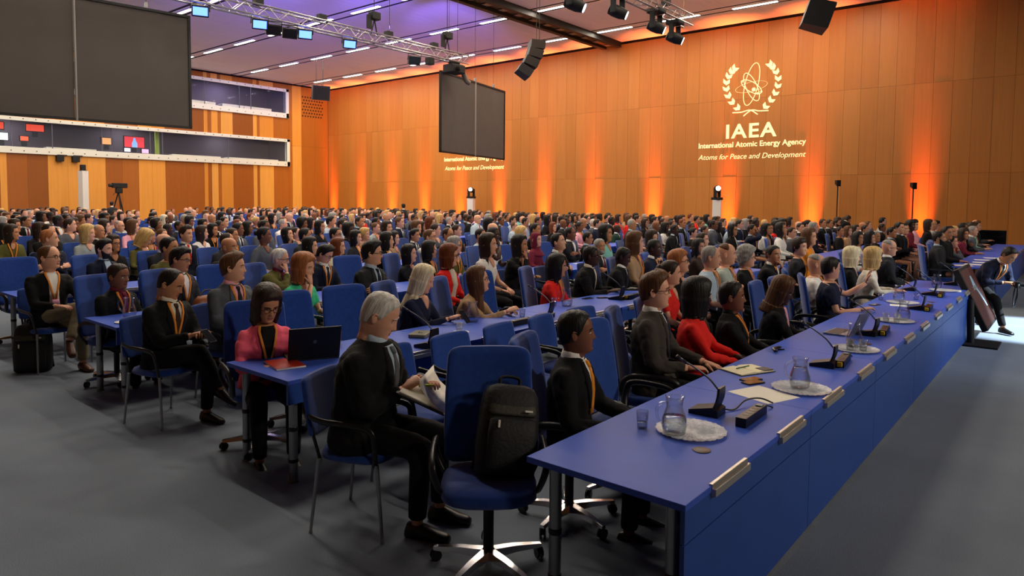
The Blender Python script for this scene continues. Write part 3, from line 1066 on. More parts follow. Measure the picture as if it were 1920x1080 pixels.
def top_mesh(P, kind='suit', voxel=.016):
    """jacket, jumper, blouse...: trunk and sleeves grown together"""
    b = MB()
    g = P.g
    th = {'suit': 1.05, 'knit': 1.0, 'short': 1.0, 'none': .97}[kind] * P.fat
    qs = np.concatenate([np.linspace(-.08, .40, 9), [.435, .46, .485, .51, .525] + ([.548] if kind == 'suit' else [])])
    b.loft([P.ring(q, *(np.interp(q, TS, A[g]) * th for A in (TW, TF, TB)), 32) for q in qs])
    rs = .068 if g == 'm' else .058
    if kind == 'suit': rs += .006
    for (S, E_, W) in P.arms():
        S0 = S * .97 + P.tp(.44) * .03
        b.ball(S, rs * .95, 12, 8)
        if kind == 'none':
            b.tube([S0, S * .85 + E_ * .15], [rs, rs * .8], 12)
        elif kind == 'short':
            b.tube([S0, S * .6 + E_ * .4, S * .35 + E_ * .65], [rs, rs * .92, rs * .9], 14)
        else:
            Wc = E_ * .06 + W * .94
            b.tube([S0, S * .7 + E_ * .3, S * .35 + E_ * .65, S * .08 + E_ * .92, E_ * .9 + W * .1, E_ * .6 + W * .4, E_ * .3 + W * .7, Wc], [rs, rs * .97, rs * .88, rs * .82, rs * .8, rs * .72, rs * .62, rs * .56], 14)
    if kind == 'suit' and not P.stand:     # jacket skirt over the lap
        b.tube([P.tp(.05), P.tp(-.04) + np.array([0, -.10, 0]), P.H0 + np.array([0, -.2, .02])], [.15, .14, .10], 14, squash=(1.25, .8))
    me = fuse(b, voxel, 5, 'top', (None,))
    if voxel < .018:      # folds and creases in the cloth
        n = len(me.vertices)
        co = np.empty(n * 3); me.vertices.foreach_get('co', co); co = co.reshape(-1, 3)
        no = np.empty(n * 3); me.vertices.foreach_get('normal', no); no = no.reshape(-1, 3)
        sd = P.lean * .13 + P.yaw * .07
        dd = np.array([.006 * mnoise.noise(Vector((v[0] * 9 + sd, v[1] * 9, v[2] * 9))) - .007 * max(0.0, 1 - 5 * abs(mnoise.noise(Vector((v[0] * 7 - sd, v[1] * 7 + 3, v[2] * 11 + sd))))) for v in co.tolist()])
        me.vertices.foreach_set('co', (co + no * dd[:, None]).ravel())
        me.update()
    return me

def legs_mesh(P, voxel=.018):
    b = MB()
    b.ball(P.H0 + np.array([0, .01, -.01]), (.19, .14, .11), 16, 10)
    for a, kn, an, fd in P.legpts():
        a, kn, an = map(lambda p: np.asarray(p, float), (a, kn, an))
        b.tube([a + (a - kn) * .1, a * .6 + kn * .4, kn * .9 + a * .1, kn, kn * .88 + an * .12, kn * .5 + an * .5, an + (kn - an) * .06], [.092, .086, .074, .070, .066, .060, .054], 12)
    return fuse(b, voxel, 4, 'trousers', (None,))

def shoe_meshes(P):
    out = []
    for a, kn, an, fd in P.legpts():
        b = MB()
        an = np.asarray(an, float)
        f = np.array([fd[0], fd[1], 0.0]); f /= np.linalg.norm(f)
        kd = np.asarray(kn, float) - an
        tilt = 0 if an[2] < .12 else .5
        sd = np.cross(f, [0, 0, 1.0])
        up = np.array([0, 0, 1.0])
        f = f + np.array([0, 0, -tilt]); f /= np.linalg.norm(f); up = np.cross(sd, f)
        z0 = an - np.array([0, 0, .085]) if not tilt else an - up * .085
        R = []
        t = np.linspace(0, 2 * np.pi, 12, endpoint=False)
        for q, w_, h in ((-.07, .024, .05), (-.055, .034, .085), (0, .037, .095), (.06, .040, .075), (.12, .044, .055), (.17, .040, .045), (.195, .026, .032)):
            R.append(z0 + f * q + sd * (w_ * np.cos(t))[:, None] + up * np.clip(h * .5 + h * .5 * np.sin(t) * 1.15, 0.0, h)[:, None])
        b.loft(R)
        out.append(b.mesh('shoe', [None], True))
    return out

def patch(P, cols, off, thick=.012):
    """strip on the chest: cols = list of (q, xl, xr); returns closed shell"""
    nx = 5
    O, I = [], []
    for q, xl, xr in cols:
        for x in np.linspace(xl, xr, nx):
            O.append(P.front(q, x, off))
            I.append(P.front(q, x, off - thick))
    m = len(cols)
    F = []
    for i in range(m - 1):
        for j in range(nx - 1):
            a = i * nx + j
            F.append((a, a + 1, a + nx + 1, a + nx))
    k = m * nx
    bd = [j for j in range(nx)] + [i * nx + nx - 1 for i in range(1, m)] + [(m - 1) * nx + j for j in range(nx - 2, -1, -1)] + [i * nx for i in range(m - 2, 0, -1)]
    for i in range(len(bd)):
        a, c = bd[i], bd[(i + 1) % len(bd)]
        F.append((c, a, a + k, c + k))
    return np.array(O + I), F
def chest_bits(P, kind):
    """meshes for shirt front, collar, lapels, tie, lanyard, badge"""
    out = {}
    qs = [.525, .50, .46, .40, .33, .26, .20]
    vw = [.046, .056, .054, .046, .036, .024, .008]
    if kind == 'suit':
        b = MB(); b.add(*patch(P, [(q, -v, v) for q, v in zip(qs, vw)], .010, .02))
        sn = np.linspace(-np.pi, np.pi, 24, endpoint=False)
        c = P.tp(.545)
        R = []
        for dz, r in ((-.012, .074), (.012, .070), (.034, .063), (.034, .058), (.0, .064)):
            kf = .86 if P.g == 'f' else 1
            R.append(c + (r * kf * np.sin(sn))[:, None] * P.lx + (r * kf * np.cos(sn))[:, None] * P.fw + (dz - .014 * np.maximum(0, np.cos(sn)))[:, None] * P.up)
        b.loft(R, False, False)
        out['shirt_front'] = b.mesh('shirt_front', [None], True)
        b = MB()
        for s_ in (-1, 1):
            cols = []
            for q, v in zip(qs, vw):
                w2 = np.interp(q, [.20, .30, .40, .44, .50, .525], [.004, .036, .058, .05, .026, .018])
                a, c2 = sorted((s_ * v * .96, s_ * (v + w2)))
                cols.append((q, a, c2))
            b.add(*patch(P, cols, .017, .016))
        out['lapel'] = b.mesh('lapel', [None], True)
        b = MB()
        b.add(*patch(P, [(.522, -.016, .016), (.505, -.019, .019), (.488, -.012, .012)], .024, .018))
        b.add(*patch(P, [(.49, -.012, .012), (.42, -.022, .022), (.34, -.028, .028), (.26, -.032, .032), (.20, -.03, .03)], .019, .012))
        out['tie'] = b.mesh('tie', [None], True)
    else:
        b = MB(); b.add(*patch(P, [(.525, -.045, .045), (.50, -.055, .055), (.47, -.046, .046), (.43, -.024, .024), (.405, -.004, .004)], .008, .02))
        out['neckline'] = b.mesh('neckline', [None], True)
        qs2 = [.525, .50, .46, .40, .33, .26, .18, .10]
        b = MB(); b.add(*patch(P, [(q, -v, v) for q, v in zip(qs2, [.045, .055, .055, .05, .046, .046, .05, .055])], .010, .02))
        out['inner_top'] = b.mesh('inner_top', [None], True)
    b = MB()
    for s_ in (-1, 1):
        cols = []
        for q, x in ((.535, .058), (.50, .066), (.44, .054), (.36, .036), (.28, .020), (.22, .008)):
            cols.append((q, s_ * x - .009, s_ * x + .009))
        b.add(*patch(P, cols, .024, .008))
    out['lanyard'] = b.mesh('lanyard', [None], True)
    b = MB(); b.add(*patch(P, [(.225, -.038, .038), (.19, -.038, .038), (.13, -.038, .038)], .030, .008))
    out['badge'] = b.mesh('badge', [None], True)
    return out

_bodies = {}
def assemble(root, P, hi, style, hc, skin, top, tc, shirt='W', tie=None, lan=False, badge=False, glasses=False, beard=False, legc='K', shoe=None, inner=None, key=None, full=True, neck=True):
    """add the parts of one person under root"""
    k = key
    if k is None or k not in _bodies:
        d = {'body': body_mesh(P, hi), 'top': top_mesh(P, top, .015 if hi else .022), 'bits': chest_bits(P, top), 'M': Matrix(M4(P.Rh * P.hs, P.hc).tolist())}
        if full:
            d['legs'] = legs_mesh(P, .018 if hi else .025)
            d['shoes'] = shoe_meshes(P)
        if k is not None:
            _bodies[k] = d
    else:
        d = _bodies[k]
    o = link('body', d['body'], root)
    set_mats(o, [SKIN[skin], EYEW, IRIS, LIP[skin], HAIR[hc]])
    nm = {'suit': 'jacket', 'knit': 'sweater' , 'short': 'shirt', 'none': 'blouse'}[top]
    o = link(nm, d['top'], root); set_mats(o, [CLOTH[tc]])
    bits = d['bits']
    if top == 'suit':
        o = link('shirt_front', bits['shirt_front'], root); set_mats(o, [CLOTH[shirt]])
        o = link('lapel', bits['lapel'], root); set_mats(o, [CLOTH[tc]])
        if tie:
            o = link('tie', bits['tie'], root); set_mats(o, [CLOTH[tie]])
    else:
        if inner:
            o = link('inner_top', bits['inner_top'], root); set_mats(o, [CLOTH[inner]])
        elif neck:
            o = link('neckline', bits['neckline'], root); set_mats(o, [SKIN[skin]])
    if lan:
        o = link('lanyard', bits['lanyard'], root); set_mats(o, [LANY])
    if badge:
        o = link('badge', bits['badge'], root); set_mats(o, [BADGE])
    if full:
        o = link('trousers', d['legs'], root); set_mats(o, [CLOTH[legc]])
        for m_ in d['shoes']:
            o = link('shoe', m_, root); set_mats(o, [shoe or LEATHER])
    if style and style != 'bald':
        o = link('headscarf' if style == 'hijab' else 'hair', hair_mesh(style, hi), root, M=d['M'])
        set_mats(o, [CLOTH[hc[1:]] if style == 'hijab' and len(hc) > 1 else HAIR[hc]])
    if beard:
        o = link('beard', beard_mesh(), root, M=d['M']); set_mats(o, [HAIR[hc]])
    if glasses:
        link('glasses', glasses_mesh(), root, M=d['M'])
    return d
# ================================================================== the audience: where everybody sits (head centres, metres)
LISTED = """
6.99 7.82 1.09 t2 long k 1 knit D
9.9 3.35 1.21 a1 crop k 2 suit K chin
5.58 7.97 1.19 t2 quiff k 1 suit N dn gl tie
7.55 7.97 1.14 t2 bob k 2 knit K
9.44 4.99 1.24 t1 crop k 4 suit N lan
4.02 9.16 1.29 a3 crop k 2 knit O
11.02 4.99 1.18 t1 long k 2 knit H
11.09 3.35 1.26 a1 pixie d 1 short D
4.84 9.16 1.26 a3 bald k 2 suit D
6.67 9.16 1.18 a3 long u 1 suit X lan
6.05 9.01 1.22 a3 long k 1 knit D
9.76 6.18 1.19 a2 crop g 2 suit D beard
8.12 7.97 1.19 t2 bob g 1 knit O gl
7.82 6.33 1.29 a2 long k 2 knit K chin
7.12 6.33 1.33 a2 long d 1 none W
4.38 11.99 1.19 a4 long d 2 knit K gl
17.95 2.16 1.08 t0 bun d 1 suit G chin
4.66 10.8 1.26 t3 bald k 1 suit D
8.85 4.99 1.35 t1 long n 1 knit T
8.78 6.33 1.3 a2 crop k 1 suit K up
5.67 10.8 1.24 t3 thin d 2 suit D
7.68 9.16 1.24 a3 long k 1 suit K
10.34 7.97 1.2 t2 hijab M 1 knit M
11.84 5.29 1.26 t1 crop d 1 suit D
3.49 11.99 1.31 a4 crop r 1 suit N lan
9.24 10.8 1.15 t3 long k 1 knit T
12.12 7.97 1.17 t2 crop k 2 suit K gl
11.58 6.18 1.26 a2 bob d 1 knit D
16.08 3.65 1.2 a1 long k 2 knit W
4.92 12.14 1.26 a4 bob y 1 knit O dn
8.28 10.8 1.2 t3 long k 1 knit D
17.15 3.65 1.17 a1 bob k 1 suit K
16.09 2.16 1.27 t0 crop k 2 suit D beard
12.6 3.65 1.35 a1 long n 1 knit A
8.69 9.16 1.27 a3 crop n 1 short W gl chin
17.73 3.65 1.18 a1 crop g 2 suit K
5.62 13.63 1.21 t4 long k 2 knit M
6.39 11.99 1.26 a4 crop d 2 suit N
7.15 10.8 1.28 t3 crop k 2 suit D
9.8 10.8 1.19 t3 quiff k 2 suit N tie
6.36 14.82 1.16 a5 crop n 1 suit D gl
6.34 10.8 1.31 t3 bun k 3 knit G
7.54 11.99 1.23 a4 long k 1 knit G up
10.07 9.16 1.25 a3 crop k 2 short B
9.1 7.97 1.33 t2 crop k 4 short W chin
7.7 10.65 1.28 t3 crop k 2 knit D gl
9.43 11.99 1.18 a4 pixie y 1 knit T
9.31 9.31 1.28 a3 thin d 2 suit K gl
19.89 2.16 1.22 t0 wavy d 2 knit M
5.55 11.99 1.31 a4 quiff d 1 suit N redtie
11.36 9.16 1.24 a3 curly y 1 knit T
4.56 13.63 1.29 t4 bob y 1 knit L
3.73 14.82 1.28 a5 long d 2 knit O lan
6.63 13.63 1.24 t4 long d 1 knit W fold
8.79 13.63 1.17 t4 crop d 1 short G up
16.93 7.82 1.14 t2 bun k 1 knit K
17.08 2.16 1.34 t0 crop k 2 suit K
18.69 3.5 1.25 a1 crop k 2 suit K
10.42 6.48 1.41 a2 long k 2 knit C
5.15 14.82 1.27 a5 fringe g 2 suit K
19.97 4.99 1.19 t1 crop k 2 knit K lan
20.81 4.99 1.17 t1 long n 1 knit T
21.71 2.16 1.25 t0 crop g 1 suit G
4.01 16.46 1.26 t5 long k 3 knit N
7.46 14.82 1.23 a5 long k 2 knit K lan
8.89 11.84 1.29 a4 curly k 4 knit K
11.07 10.8 1.26 t3 crop d 1 suit K tie lan
17.96 7.97 1.17 t2 crop d 2 knit D
4.62 16.46 1.26 t5 long d 2 knit K gl
16.14 7.97 1.24 t2 crop k 4 suit K
16.23 6.48 1.28 a2 long k 2 suit K gl
17.1 6.33 1.27 a2 crop k 2 suit N hand
21.63 4.99 1.19 t1 long d 1 knit D
7.2 16.46 1.2 t5 crop k 4 suit K
7.4 13.63 1.29 t4 crop k 3 suit G
12.05 9.31 1.31 a3 crop k 2 suit K
17.66 6.18 1.27 a2 long k 2 knit W
16.13 5.29 1.34 t1 long k 2 knit W up
22.79 4.99 1.17 t1 crop k 2 suit K
18.03 10.8 1.12 t3 bald k 4 suit E
18.32 6.33 1.26 a2 crop k 2 suit K
8.28 14.82 1.26 a5 long k 3 knit K
11.06 13.63 1.23 t4 crop n 1 knit L
10.95 11.99 1.29 a4 curly n 1 knit D
17.94 9.16 1.21 a3 bob k 4 knit W
20.49 6.18 1.24 a2 crop k 1 suit K
25.11 4.99 1.16 t1 crop k 3 suit K tie
9.42 13.63 1.29 t4 long k 2 knit K
12.55 13.48 1.22 t4 long d 2 knit K
16.37 11.99 1.17 a4 long u 1 knit K
19.7 9.16 1.18 a3 crop k 3 knit J
6.43 16.46 1.28 t5 bob n 1 knit Q
8.01 13.63 1.33 t4 crop k 3 suit G
16.01 10.8 1.23 t3 bun k 3 knit Q
4.5 17.65 1.3 a6 long d 2 knit Q
6.59 17.65 1.25 a6 fringe g 1 suit D gl
7.99 17.65 1.22 a6 crop k 3 suit D
8.45 16.46 1.25 t5 crop k 3 suit K
16.55 13.63 1.15 t4 thin n 1 short B
17.39 9.16 1.27 a3 bald k 3 suit K
8.61 17.65 1.24 a6 bob k 2 knit K
12.17 10.8 1.36 t3 bob k 2 knit L
5.62 17.65 1.31 a6 long k 3 knit Q
6.83 19.29 1.24 t6 long k 2 knit D
7.45 17.65 1.27 a6 curly k 3 knit K up
16.05 9.16 1.34 a3 thin g 2 suit D
9.74 14.82 1.32 a5 curly k 3 knit D
17.09 12.14 1.25 a4 bald k 3 suit D
16.92 10.8 1.29 t3 crop d 1 suit N
21.08 9.16 1.25 a3 crop k 4 short W
23.43 6.18 1.29 a2 crop d 2 suit K
11.07 16.46 1.26 t5 bob k 2 knit K
19.75 10.8 1.25 t3 long d 2 knit K
24.3 6.18 1.29 a2 crop k 2 suit K beard
11.85 13.63 1.35 t4 crop n 1 suit N
11.54 12.14 1.4 a4 long u 1 knit O
17.98 11.99 1.28 a4 fringe g 2 short B
20.96 10.8 1.26 t3 crop d 2 suit K
22.11 9.16 1.28 a3 crop d 1 suit K
23.02 9.16 1.26 a3 bob y 1 knit M
9.04 19.29 1.27 t6 curly k 3 knit M
11.48 14.82 1.34 a5 crop d 2 suit K
17.11 13.63 1.27 t4 crop k 2 short B
5.47 20.48 1.31 a7 crop d 2 suit K
6.17 20.48 1.3 a7 crop k 3 suit K
17.78 13.63 1.28 t4 crop d 2 suit K
10.36 17.65 1.32 a6 crop d 2 suit K
16.51 16.46 1.24 t5 crop g 1 suit K
19.66 11.99 1.3 a4 crop k 4 suit K
8.85 20.48 1.3 a7 hijab w 4 knit X
10.46 19.29 1.3 t6 crop k 4 suit G
20.79 11.99 1.32 a4 bob n 1 knit R
5.97 23.31 1.29 a8 crop k 2 suit K
6.87 22.12 1.31 t7 crop k 3 suit D
17.56 16.46 1.28 t5 crop k 3 suit K
20.68 13.63 1.3 t4 crop k 1 suit N gl
21.38 11.99 1.33 a4 crop d 1 suit D
10.28 20.48 1.31 a7 bald k 2 suit G
21.18 14.82 1.28 a5 long d 2 knit R
9.08 23.31 1.28 a8 fringe g 1 suit D
10.22 22.12 1.29 t7 crop k 3 suit N gl
11.69 17.65 1.37 a6 fringe g 1 suit N
12.56 17.5 1.36 a6 bob g 1 knit D
16.77 22.12 1.2 t7 bob y 1 knit C
16.02 20.48 1.25 a7 bob d 1 knit R
16.18 21.97 1.21 t7 crop k 2 suit K
16.01 17.65 1.31 a6 crop k 3 suit N
19.08 16.46 1.3 t5 crop k 1 suit N
18.6 17.65 1.28 a6 crop d 3 suit K
12.31 20.48 1.35 a7 bald k 2 suit D
6.82 27.78 1.28 t9 fringe g 1 suit G
7.66 26.14 1.3 a9 crop k 4 short W
10.4 24.95 1.29 t8 crop k 4 suit K
16.06 26.14 1.2 a9 bob g 1 knit D
15.95 23.46 1.26 a8 bald k 3 suit K
17.59 22.12 1.27 t7 crop k 3 suit G
8.63 26.14 1.31 a9 crop k 3 suit K
15.91 25.1 1.25 t8 crop g 1 suit N
7.84 28.97 1.3 a10 crop g 1 short B
15.94 29.12 1.24 a10 crop n 1 short Q
12.39 26.14 1.35 a9 fringe g 1 suit G
"""
FILLS = """
11.54 8.01 1.28 t2
10.59 9.29 1.34 a3
10.43 10.82 1.29 t3
4.28 14.72 1.3 a5
10.03 11.96 1.31 a4
9.99 13.54 1.33 t4
5.21 16.57 1.34 t5
5.83 16.42 1.29 t5
16.77 5.26 1.24 t1
17.97 5.11 1.34 t1
18.55 2.29 1.31 t0
8.98 16.57 1.27 t5
9.64 16.52 1.24 t5
12.11 14.9 1.31 a5
10.22 16.47 1.26 t5
19.22 3.44 1.35 a1
4.65 19.18 1.3 t6
18.9 6.35 1.31 a2
9.24 17.73 1.3 a6
18.52 7.95 1.31 t2
19.88 3.46 1.3 a1
11.72 16.45 1.3 t5
5.86 19.43 1.34 t6
19.51 6.38 1.34 a2
20.4 2.42 1.27 t0
12.24 16.52 1.25 t5
10.93 17.6 1.28 a6
7.45 19.34 1.25 t6
20.44 3.54 1.3 a1
19.13 8.06 1.24 t2
18.59 9.29 1.26 a3
7.98 19.19 1.3 t6
21.12 2.32 1.33 t0
19.18 9.22 1.3 a3
19.77 7.93 1.26 t2
6.72 20.58 1.31 a7
20.31 7.9 1.29 t2
7.3 20.54 1.35 a7
7.89 20.37 1.25 a7
16.2 14.87 1.34 a5
21.05 6.4 1.27 a2
21.71 3.61 1.35 a1
18.5 11.96 1.25 a4
20.26 9.1 1.25 a3
11.11 19.36 1.25 t6
20.89 7.94 1.28 t2
16.75 14.9 1.34 a5
9.39 20.37 1.31 a7
22.34 2.23 1.31 t0
22.22 3.61 1.35 a1
21.72 6.35 1.3 a2
11.68 19.42 1.32 t6
5.21 22.17 1.3 t7
17.39 14.89 1.26 a5
12.25 19.39 1.34 t6
18.41 13.72 1.31 t4
20.32 10.75 1.33 t3
21.53 8.08 1.26 t2
5.82 22.26 1.26 t7
22.92 2.39 1.31 t0
22.25 6.37 1.24 a2
18.97 13.54 1.3 t4
17.96 14.86 1.27 a5
7.46 22.21 1.31 t7
8.07 22.05 1.26 t7
11.55 20.49 1.33 a7
22.16 8.09 1.29 t2
23.55 2.35 1.27 t0
8.71 22.03 1.24 t7
22.88 6.23 1.31 a2
23.49 3.44 1.33 a1
19.52 13.72 1.24 t4
18.62 14.96 1.27 a5
23.35 5.18 1.24 t1
22.69 7.99 1.26 t2
21.57 10.77 1.26 t3
6.6 23.3 1.35 a8
16.57 17.67 1.27 a6
24.03 3.4 1.33 a1
24.16 2.32 1.32 t0
19.19 14.93 1.3 a5
7.82 23.24 1.25 a8
23.99 5.18 1.26 t1
10.88 22.02 1.29 t7
17.2 17.62 1.28 a6
22.18 10.73 1.33 t3
19.77 14.71 1.29 a5
23.38 7.9 1.27 t2
8.35 23.33 1.31 a8
24.75 2.44 1.28 t0
11.47 22.17 1.31 t7
21.99 11.97 1.25 a4
17.85 17.63 1.33 a6
20.36 14.8 1.28 a5
12.07 22.09 1.31 t7
9.72 23.26 1.29 a8
16.19 19.37 1.29 t6
21.19 13.75 1.26 t4
23.96 8.07 1.28 t2
23.61 9.26 1.24 a3
25.31 2.44 1.34 t0
16.75 19.19 1.26 t6
25.3 3.49 1.26 a1
22.54 12.03 1.33 a4
10.32 23.39 1.27 a8
5.84 24.97 1.26 t8
23.38 10.68 1.31 t3
24.92 6.31 1.32 a2
10.87 23.3 1.25 a8
21.88 13.54 1.33 t4
24.52 8.06 1.27 t2
6.47 25.1 1.3 t8
7.03 24.95 1.33 t8
19.17 17.56 1.25 a6
17.4 19.36 1.3 t6
7.71 24.87 1.27 t8
11.52 23.38 1.35 a8
23.2 12.04 1.29 a4
20.33 16.44 1.32 t5
25.44 6.23 1.31 a2
23.89 10.75 1.27 t3
25.72 5.1 1.35 t1
25.13 7.96 1.29 t2
22.48 13.77 1.3 t4
18.02 19.25 1.29 t6
8.24 25.06 1.33 t8
21.74 14.97 1.29 a5
19.83 17.58 1.26 a6
24.89 9.28 1.34 a3
20.86 16.52 1.31 t5
23.76 12.06 1.29 a4
9.39 24.99 1.3 t8
18.59 19.22 1.34 t6
22.98 13.72 1.3 t4
24.53 10.81 1.33 t3
6.44 26.05 1.28 a9
22.38 14.93 1.33 a5
25.38 9.24 1.26 a3
20.43 17.75 1.32 a6
21.45 16.54 1.35 t5
24.36 11.94 1.3 a4
17.8 20.52 1.34 a7
19.18 19.27 1.3 t6
25.09 10.71 1.25 t3
23.59 13.71 1.34 t4
10.98 25.02 1.34 t8
22.98 14.89 1.33 a5
20.96 17.64 1.26 a6
22.08 16.37 1.29 t5
11.63 24.93 1.3 t8
19.77 19.17 1.26 t6
18.4 20.59 1.25 a7
9.17 26.06 1.25 a9
24.91 11.98 1.29 a4
24.22 13.66 1.33 t4
9.86 26.04 1.26 a9
21.61 17.58 1.27 a6
23.61 14.96 1.29 a5
19.0 20.54 1.34 a7
25.8 10.91 1.25 t3
20.36 19.29 1.26 t6
22.71 16.52 1.3 t5
25.61 11.97 1.34 a4
24.8 13.58 1.31 t4
24.15 14.89 1.31 a5
22.14 17.75 1.34 a6
19.65 20.56 1.33 a7
20.96 19.28 1.26 t6
16.54 23.23 1.27 a8
23.3 16.51 1.26 t5
18.13 22.23 1.31 t7
20.27 20.46 1.29 a7
25.43 13.61 1.28 t4
7.41 27.9 1.35 t9
21.55 19.22 1.29 t6
8.0 27.83 1.25 t9
17.16 23.34 1.28 a8
18.74 22.15 1.29 t7
8.65 27.87 1.25 t9
20.85 20.49 1.27 a7
17.73 23.32 1.34 a8
25.35 14.75 1.27 a5
23.41 17.69 1.31 a6
19.33 22.09 1.29 t7
22.14 19.29 1.28 t6
9.2 27.92 1.28 t9
24.43 16.59 1.26 t5
9.82 27.9 1.29 t9
18.34 23.26 1.33 a8
10.44 27.76 1.27 t9
21.45 20.52 1.32 a7
22.75 19.28 1.28 t6
7.1 28.99 1.3 a10
11.0 27.76 1.31 t9
19.99 22.2 1.29 t7
22.02 20.4 1.32 a7
18.92 23.33 1.3 a8
11.62 27.7 1.26 t9
25.11 16.5 1.3 t5
8.4 28.98 1.33 a10
20.59 22.06 1.28 t7
12.22 27.7 1.25 t9
24.58 17.76 1.29 a6
17.06 25.08 1.26 t8
23.46 19.23 1.25 t6
19.51 23.25 1.32 a8
25.67 16.42 1.26 t5
9.59 28.93 1.34 a10
9.0 29.12 1.31 a10
22.62 20.56 1.31 a7
17.74 24.92 1.27 t8
25.23 17.53 1.32 a6
10.23 29.02 1.28 a10
23.96 19.34 1.28 t6
20.22 23.4 1.35 a8
21.77 22.02 1.26 t7
23.19 20.59 1.31 a7
10.88 29.08 1.32 a10
20.72 23.19 1.29 a8
16.66 26.28 1.29 a9
11.38 28.97 1.27 a10
17.26 26.03 1.28 a9
25.8 17.67 1.29 a6
24.55 19.37 1.27 t6
12.07 28.91 1.33 a10
7.09 30.61 1.29 t10
23.86 20.48 1.34 a7
7.69 30.54 1.25 t10
22.43 22.2 1.34 t7
21.31 23.34 1.25 a8
19.49 24.91 1.25 t8
8.26 30.57 1.34 t10
17.91 26.17 1.29 a9
25.2 19.42 1.27 t6
24.4 20.46 1.25 a7
20.16 24.85 1.27 t8
18.47 26.16 1.33 a9
16.17 27.67 1.3 t9
21.93 23.41 1.29 a8
9.51 30.72 1.32 t10
9.99 30.67 1.32 t10
25.07 20.39 1.3 a7
23.63 22.14 1.29 t7
20.65 24.97 1.32 t8
22.51 23.31 1.31 a8
10.65 30.64 1.27 t10
19.09 26.27 1.33 a9
11.26 30.59 1.25 t10
7.66 31.78 1.25 a11
25.57 20.54 1.27 a7
8.27 31.74 1.32 a11
19.74 26.25 1.26 a9
17.43 27.88 1.33 t9
11.83 30.69 1.26 t10
21.32 25.05 1.24 t8
23.21 23.41 1.27 a8
20.24 26.03 1.35 a9
8.9 31.91 1.32 a11
21.96 24.85 1.27 t8
9.4 31.83 1.32 a11
18.62 27.69 1.34 t9
23.79 23.4 1.3 a8
20.92 26.05 1.24 a9
22.47 24.98 1.25 t8
10.61 31.94 1.32 a11
11.28 31.72 1.3 a11
17.21 28.96 1.26 a10
24.37 23.27 1.26 a8
11.86 31.72 1.26 a11
19.2 27.9 1.27 t9
17.7 28.98 1.28 a10
21.52 26.29 1.32 a9
23.15 24.87 1.34 t8
22.11 26.04 1.3 a9
19.84 27.82 1.25 t9
18.4 28.87 1.28 a10
24.98 23.43 1.34 a8
20.38 27.66 1.33 t9
23.76 25.01 1.31 t8
18.92 28.92 1.27 a10
16.16 30.6 1.3 t10
22.64 26.18 1.28 a9
25.58 23.44 1.33 a8
9.45 33.39 1.34 t11
8.83 33.59 1.25 t11
20.97 27.76 1.3 t9
24.25 25.04 1.26 t8
19.54 28.88 1.26 a10
16.75 30.62 1.26 t10
9.99 33.45 1.24 t11
23.26 26.11 1.28 a9
17.36 30.52 1.3 t10
10.69 33.56 1.25 t11
21.62 27.84 1.29 t9
20.17 28.92 1.32 a10
11.23 33.45 1.27 t11
24.94 25.07 1.25 t8
11.81 33.49 1.25 t11
23.94 26.27 1.33 a9
8.21 34.67 1.31 a12
16.25 31.72 1.24 a11
22.26 27.85 1.25 t9
20.78 29.01 1.26 a10
18.6 30.6 1.25 t10
8.8 34.72 1.29 a12
24.45 26.28 1.27 a9
9.45 34.63 1.26 a12
16.83 31.79 1.29 a11
21.35 29.0 1.31 a10
22.83 27.93 1.25 t9
10.07 34.7 1.34 a12
19.18 30.74 1.25 t10
21.95 28.87 1.33 a10
25.08 26.22 1.28 a9
23.4 27.77 1.34 t9
10.7 34.73 1.32 a12
17.97 31.87 1.24 a11
23.98 27.77 1.3 t9
25.65 26.28 1.29 a9
11.88 34.75 1.25 a12
20.39 30.56 1.35 t10
22.56 29.01 1.27 a10
18.62 31.73 1.24 a11
21.01 30.63 1.26 t10
19.18 31.94 1.25 a11
8.8 36.27 1.25 t12
16.86 33.37 1.25 t11
25.19 27.68 1.31 t9
23.73 29.07 1.35 a10
19.79 31.9 1.29 a11
21.66 30.7 1.32 t10
20.38 31.74 1.29 a11
10.02 36.41 1.26 t12
17.4 33.53 1.3 t11
11.27 36.18 1.34 t12
24.42 28.98 1.26 a10
17.95 33.5 1.3 t11
20.98 31.74 1.29 a11
11.83 36.33 1.31 t12
16.25 34.59 1.33 a12
22.82 30.69 1.26 t10
24.94 29.05 1.3 a10
21.58 31.83 1.3 a11
23.46 30.58 1.32 t10
19.15 33.5 1.34 t11
22.17 31.69 1.24 a11
17.36 34.57 1.33 a12
25.56 29.08 1.29 a10
24.02 30.56 1.3 t10
19.83 33.47 1.28 t11
17.98 34.63 1.34 a12
20.41 33.33 1.27 t11
22.76 31.83 1.27 a11
24.64 30.69 1.3 t10
18.54 34.77 1.27 a12
20.97 33.45 1.27 t11
23.41 31.86 1.32 a11
19.26 34.59 1.25 a12
25.19 30.71 1.27 t10
16.15 36.31 1.24 t12
23.99 31.76 1.25 a11
21.62 33.52 1.35 t11
16.78 36.2 1.28 t12
22.16 33.41 1.25 t11
24.6 31.71 1.34 a11
17.38 36.3 1.28 t12
20.37 34.76 1.27 a12
17.97 36.28 1.33 t12
22.81 33.48 1.27 t11
25.21 31.8 1.25 a11
23.35 33.37 1.3 t11
21.58 34.57 1.3 a12
18.63 36.28 1.25 t12
19.24 36.28 1.28 t12
22.19 34.65 1.27 a12
24.05 33.47 1.28 t11
19.84 36.25 1.28 t12
24.54 33.52 1.32 t11
22.85 34.71 1.33 a12
20.34 36.3 1.29 t12
23.37 34.57 1.26 a12
25.23 33.39 1.26 t11
20.99 36.28 1.32 t12
21.66 36.18 1.34 t12
22.24 36.22 1.25 t12
22.84 36.38 1.34 t12
23.99 36.18 1.32 t12
24.63 36.36 1.35 t12
25.25 36.3 1.25 t12
"""
